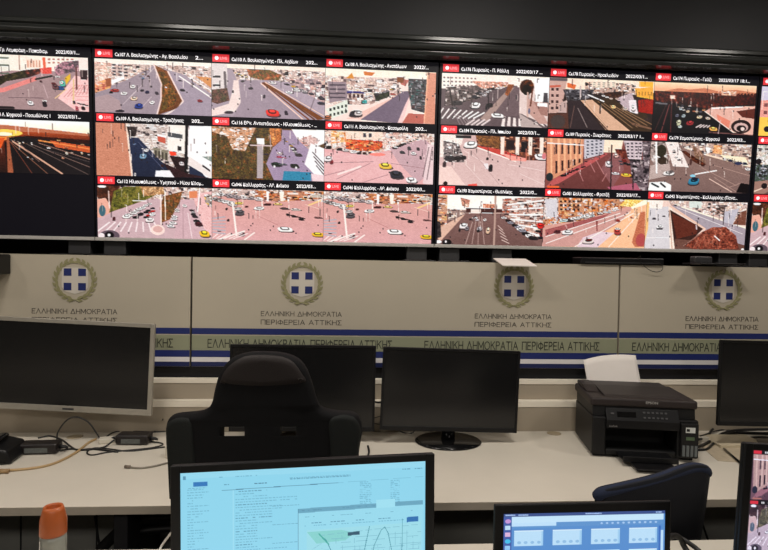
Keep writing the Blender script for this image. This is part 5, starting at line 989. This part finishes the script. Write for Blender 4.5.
MB().box(-.107, .090, -.241, -.235, .018, .040).build('tray_lip', black_pl, pr, bevel=.002)
tk = MB().box(W2-.070, W2-.006, -D2-.022, -D2-.004, .02, .150).build('ink_tank_unit', printer_m, pr, bevel=.004)
for i in range(4): MB().box(W2-.065+i*.0148, W2-.055+i*.0148, -D2-.0235, -D2-.021, .026, .068).build('ink_window', mat('smoked_ink_window', (92, 98, 100), .2), tk, bevel=.001)
lb_ = MB().box(W2-.054, W2-.020, -D2-.0232, -D2-.0218, .116, .136).build('white_sticker', mat('pale_sticker', (205, 208, 204), .5), tk)
MB().box(W2-.051, W2-.040, -D2-.0236, -D2-.0232, .121, .131).build('sticker_print', black_pl, lb_)
MB().box(W2-.052, W2-.022, -D2-.0232, -D2-.0218, .088, .100).build('green_sticker', mat('green_sticker', (76, 96, 70), .5), tk)
# rear tray and sheet
MB().prism([(D2-.005, .10), (D2+.03, .10), (D2+.045, .232), (D2+.032, .235), (D2+.012, .19)], -W2+.02, W2-.06, 'x').build('rear_tray', black_pl, pr, bevel=.003)
def sheet():
    n = 14; vs = []; fs = []
    for j in range(9):
        t = j/8
        for i in range(n+1):
            u = i/n; x = -.118+.236*u*(1-.0*t); x = x*(1.0+.0*t)
            y = .030+.060*t+.012*(4*u*(1-u))*t; z = .14+.212*t+.010*(4*u*(1-u))*t; vs.append((x, D2+y-.002, z))
    for j in range(8):
        for i in range(n): a = j*(n+1)+i; fs.append((a, a+1, a+n+2, a+n+1))
    return MB().add(vs, fs)
so = sheet().build('paper_sheet', paper, smooth=True); k = so.modifiers.new('t', 'SOLIDIFY'); k.thickness = .0006
so.location = pr.location; so.rotation_euler = (0, math.radians(-6), prz*.3); so.location += Matrix.Rotation(prz, 4, 'Z') @ Vector((.032, .012, -.02)); tag(so, 'white sheet of paper standing in the printer rear tray', 'paper')
# ---------------------------------------------------------------- adapters, handset, cables on the far desk
def adapter(px0, px1, py, label, ang):
    a, b = atz(px0, py, DZ), atz(px1, py, DZ); L2 = (b-a).length/2; m = (a+b)/2
    o = empty('power_adapter', (m.x, m.y+.03, DZ), label, 'power adapter', 'black power adapters on the long desk', ang)
    MB().box(-L2, L2, -.032, .032, .002, .040).build('brick', mat('worn_black_plastic', (28, 23, 23), .45, noise=.15, scale=60), o, bevel=.008, seg=3)
    MB().box(-L2*.62, L2*.55, -.0325, -.0318, .008, .026).build('rating_label', label_gr, o)
    for s in (-1, 1): MB().tube([(s*L2*.98, 0, .02), (s*(L2+.018), 0, .02), (s*(L2+.03), 0, .015)], [.009, .006, .004], 8).build('strain_relief', cable_bk, o, smooth=True)
    for s in (-1, 1): MB().box(s*L2*.6-.008, s*L2*.6+.008, -.02, .02, 0, .002).build('rubber_foot', cable_bk, o)
    return o
adapter(17, 55, 455, 'black power adapter with grey label nearest the left edge', math.radians(4))
adapter(115, 148, 445.5, 'black power adapter lying under the right end of the grey-framed monitor', math.radians(-3))
def cable(pts, r, m, label, name='cable', n=8):
    P = []
    for p in pts:
        q = atz(p[0], p[1], DZ+(p[2] if len(p) > 2 else r)) if len(p) < 4 else aty(p[0], p[1], p[3]); P.append(q)
    return tag(MB().tube(spline(P, n), r, 8).build(name, m, smooth=True), label, 'cable')
hp = atz(4, 464, DZ)
hs_ = empty('desk_phone', (hp.x-.055, hp.y+.06, DZ), 'rounded black device cut off by the left edge of the long desk', 'phone', rz=.12)
MB().prism([(-.08, 0), (.075, 0), (.075, .012), (.06, .05), (-.0, .066), (-.08, .07)], -.08, .075, 'y').build('body', black_pl, hs_, bevel=.010, seg=3)
MB().box(-.06, .02, -.05, .05, .064, .082).build('handset', black_gl, hs_, bevel=.010, seg=3); MB().box(-.075, .055, -.0815, -.0795, .006, .010).build('base_seam', black_gl, hs_)
cable([(58, 451, .02), (70, 449), (85, 450), (104, 447), (114, 440, .02)], .0035, cable_bk, 'black cable joining the two power adapters on the desk')
cable([(38, 438, .02), (50, 436, .022), (62, 440, .012), (70, 446), (78, 450), (92, 449), (118, 452)], .0035, cable_bk, 'black cable running over the left adapter and along the desk')
cable([(57, 440, .006), (58, 432, .03), (66, 421, .055, 2.36), (76, 417, .055, 2.37), (88, 422, .055, 2.37), (97, 434, .03, 2.37), (101, 441, .004)], .003, cable_bk, 'black cable arching up in front of the rail below the grey-framed monitor')
cable([(103, 440), (112, 433), (125, 431), (150, 432), (168, 431)], .003, cable_bk, 'black cable passing behind the right adapter towards the chair')
cable([(150, 441), (163, 444), (150, 448), (110, 452), (92, 455), (87, 452), (95, 448), (110, 449), (130, 451), (165, 447)], .0028, cable_bk, 'thin black cable looped on the desk in front of the right adapter')
cable([(150, 434, .02), (156, 430), (160, 424, .02), (163, 419, .06)], .0025, cable_bk, 'thin black lead standing up beside the gaming chair')
cable([(-10, 471), (20, 469.5), (45, 466), (62, 460), (78, 451), (88, 443), (96, 439)], .0045, cable_be, 'thick beige cable curving across the desk from the left edge')
tag(MB().tube([atz(-4, 471.5, DZ+.008), atz(9, 471, DZ+.008)], .008, 10).build('cable_plug', mat('beige_plug', (150, 122, 84), .5), smooth=True), 'beige plug on the thick cable at the left edge', 'plug')
cable([(128, 467), (140, 468), (155, 466), (172, 462), (190, 461)], .0035, cable_gr, 'grey cable end lying on the desk left of the gaming chair')
tag(MB().tube([atz(125, 466.5, DZ+.006), atz(130, 467, DZ+.006)], .006, 8).build('cable_tip', mat('brown_grey_tip', (112, 100, 88), .5), smooth=True), 'small connector at the end of the grey cable', 'connector')
wp = atz(105, 444, DZ); o = MB().box(-.03, .03, -.02, .02, 0, .02).build('wall_plug', mat('white_plug_plastic', (206, 200, 186), .4), bevel=.004); o.location = (wp.x, wp.y+.02, DZ); o.rotation_euler = (0, 0, .3); tag(o, 'small white plug between the two power adapters', 'plug')
wp = atz(166, 461, DZ); o = MB().box(-.02, .02, -.02, .02, 0, .045).build('plug_block', mat('white_plug_plastic', (206, 200, 186)), bevel=.004); o.location = (wp.x+.008, wp.y+.045, DZ); tag(o, 'pale plug block half hidden by the left side of the gaming chair', 'plug')
cable([(368, 446, .004), (369, 452, .004), (367, 458, .004)], .004, cable_bk, 'short black cable end beside the right side of the gaming chair')
cable([(375, 402, 0, 2.45), (379, 402.5, 0, 2.44), (385, 402, 0, 2.44)], .004, cable_bk, 'thick black cable between the two middle monitors')
cable([(368, 421, 0, 2.45), (374, 418, 0, 2.44), (385, 415, 0, 2.43)], .002, cable_bk, 'thin upper wire between the two middle monitors'); cable([(370, 421, 0, 2.44), (377, 424, 0, 2.43), (386, 424, 0, 2.42)], .002, cable_bk, 'thin lower wire between the two middle monitors')
cable([(394, 426, 0, 2.40), (402, 432, .01), (412, 433, .004), (417, 426, 0, 2.38)], .0028, cable_bk, 'dark cable dipping below the left half of the middle monitor')
cable([(697, 447, .02), (705, 444), (714, 439), (724, 433), (740, 430), (780, 429)], .006, cable_bk, 'thick black cable from the printer towards the right monitor')
cable([(697, 440, .02), (706, 437), (712, 430), (717, 426), (726, 425), (760, 427)], .0055, cable_bk, 'upper black cable looping from printer to right monitor')
cable([(698, 450), (707, 449), (713, 444), (722, 437), (733, 433), (770, 434)], .005, cable_bk, 'lower black cable curving right from the printer')
cable([(700, 436, .02), (722, 430), (745, 432), (790, 433)], .003, cable_bk, 'thin black cable lying between the printer and right monitor')
a_ = atz(700, 441, DZ); o = MB().box(-.03, .03, -.014, .014, 0, .018).build('cable_adapter', mat('white_plug_plastic', (206, 200, 186)), bevel=.003); o.location = (a_.x+.006, a_.y, DZ); tag(o, 'small white adapter among the cables right of the printer', 'adapter')
tag(MB().box(0, .21, 0, .15, 0, .012).build('white_box', mat('pale_carton', (196, 184, 158), .6), bevel=.002), 'pale flat box under the right monitor', 'box'); wb = bpy.data.objects['white_box']; a_ = atz(716, 448, DZ); wb.location = (a_.x+.02, a_.y+.0, DZ)
pp = MB().box(0, .17, 0, .22, 0, .0008).build('paper_leaflet', mat('sketched_leaflet', (186, 172, 148), .7, noise=.1, scale=60)); a_ = atz(704, 455, DZ); pp.location = (a_.x+.01, a_.y-.07, DZ+.0004); pp.rotation_euler = (0, 0, -.25); tag(pp, 'pale leaflet lying on the desk in front of the flat box', 'leaflet')
pn = empty('pen', atz(725, 455, DZ+.005), 'dark pen lying on the desk beside the lit right monitor', 'pen')
v0, v1 = atz(724.5, 449, DZ+.006), atz(744, 466, DZ+.006)
rel(MB().tube([v0, v0.lerp(v1, .85)], .0042, 10), pn).build('barrel', black_gl, pn, smooth=True); rel(MB().tube([v0, v0+(v0-v1)*.08], [.004, .001], 10), pn).build('tip', chrome, pn, smooth=True)
# objects on the near desk and beneath
def wire(pts, r, m, label, name='cable'):
    return tag(MB().tube(spline([aty(*p) for p in pts]), r, 8).build(name, m, smooth=True), label, 'cable')
v = [aty(173, 461.6, 1.29), aty(190, 460.8, 1.295), aty(210, 459.8, 1.30)]
wire([(158, 556, 1.44), (161, 547, 1.46), (168, 537, 1.46), (176, 528, 1.45), (190, 520, 1.44)], .003, cable_wh, 'white cable rising behind the foreground monitor from the near desk')
wire([(660, 545, 1.30), (672, 536, 1.36), (680, 538, 1.38), (684, 546, 1.38), (690, 556, 1.36)], .007, cable_bk, 'thick black cable curling behind the laptop on the near desk')
wire([(675, 535, 1.40), (686, 541, 1.38), (697, 549, 1.36), (704, 556, 1.34)], .006, cable_bk, 'second black cable trailing to the right behind the laptop')
# dark cable bundle under the far desk at left
k = 0
for pts, r in (([(100, 550, 1.95), (112, 538, 1.95), (124, 527, 1.94), (138, 520, 1.93), (160, 518, 1.93), (185, 517, 1.93)], .018), ([(95, 516, 1.98), (97, 530, 1.98), (100, 545, 1.98), (108, 556, 1.98)], .004), ([(118, 540, 1.92), (130, 534, 1.92), (150, 530, 1.92), (175, 528, 1.92)], .012), ([(690, 517, 2.0), (684, 530, 2.0), (676, 548, 2.0)], .004), ([(700, 517, 2.0), (706, 534, 2.0), (712, 552, 2.0)], .004), ([(132, 536, 1.9), (138, 545, 1.9), (141, 556, 1.9)], .005)):
    wire(pts, r, cable_bk, ['thick dark cable bundle sagging under the long desk at left', 'thin cable hanging under the long desk near the bottle', 'second dark cable bundle under the long desk beside the lit monitor', 'thin wire hanging under the desk right of the navy chair', 'thin wire under the desk beside the right lit monitor', 'short wire hanging from the dark bundle under the desk'][k], 'cable_bundle' if r > .01 else 'cable'); k += 1
# ---------------------------------------------------------------- light: ceiling lamps out of view, the rear pair added
def lamp(x, y, w, h, e, col=(1, .93, .85)):
    t = empty('ceiling_light', (x, y, 2.995), 'square ceiling lamp placed out of view to light the room', 'lamp', 'ceiling lamps')
    MB().box(-w/2-.02, w/2+.02, -h/2-.02, h/2+.02, -.03, .003).build('lamp_frame', room_m, t)
    ld_ = bpy.data.lights.new('lamp_light', 'AREA'); ld_.shape = 'RECTANGLE'; ld_.size = w; ld_.size_y = h; ld_.energy = e; ld_.color = col
    o = bpy.data.objects.new('lamp_light', ld_); COL.objects.link(o); o.parent = t; o.location = (0, 0, -.035)
for lx, ly, e_, s_ in ((-1.0, 1.36, 12, .26), (-.66, 1.36, 9, .26), (.72, 1.36, 20, .26), (2.5, 1.36, 14, .26), (-2.4, .6, 10, .3), (-.9, -2.0, 34, .6), (1.1, -2.0, 34, .6)): lamp(lx, ly, s_, s_, e_)  # rear pair is added, unseen, to light the desk edge and the gap below
w = bpy.data.worlds.new('room_world'); scn.world = w; w.use_nodes = True; w.node_tree.nodes['Background'].inputs[0].default_value = (.02, .018, .016, 1); w.node_tree.nodes['Background'].inputs[1].default_value = 1
vs = scn.view_settings; vs.view_transform = 'Standard'; vs.look = 'None'; vs.exposure = 0; vs.gamma = 1; vs.use_curve_mapping = False
scn.cycles.max_bounces = 6
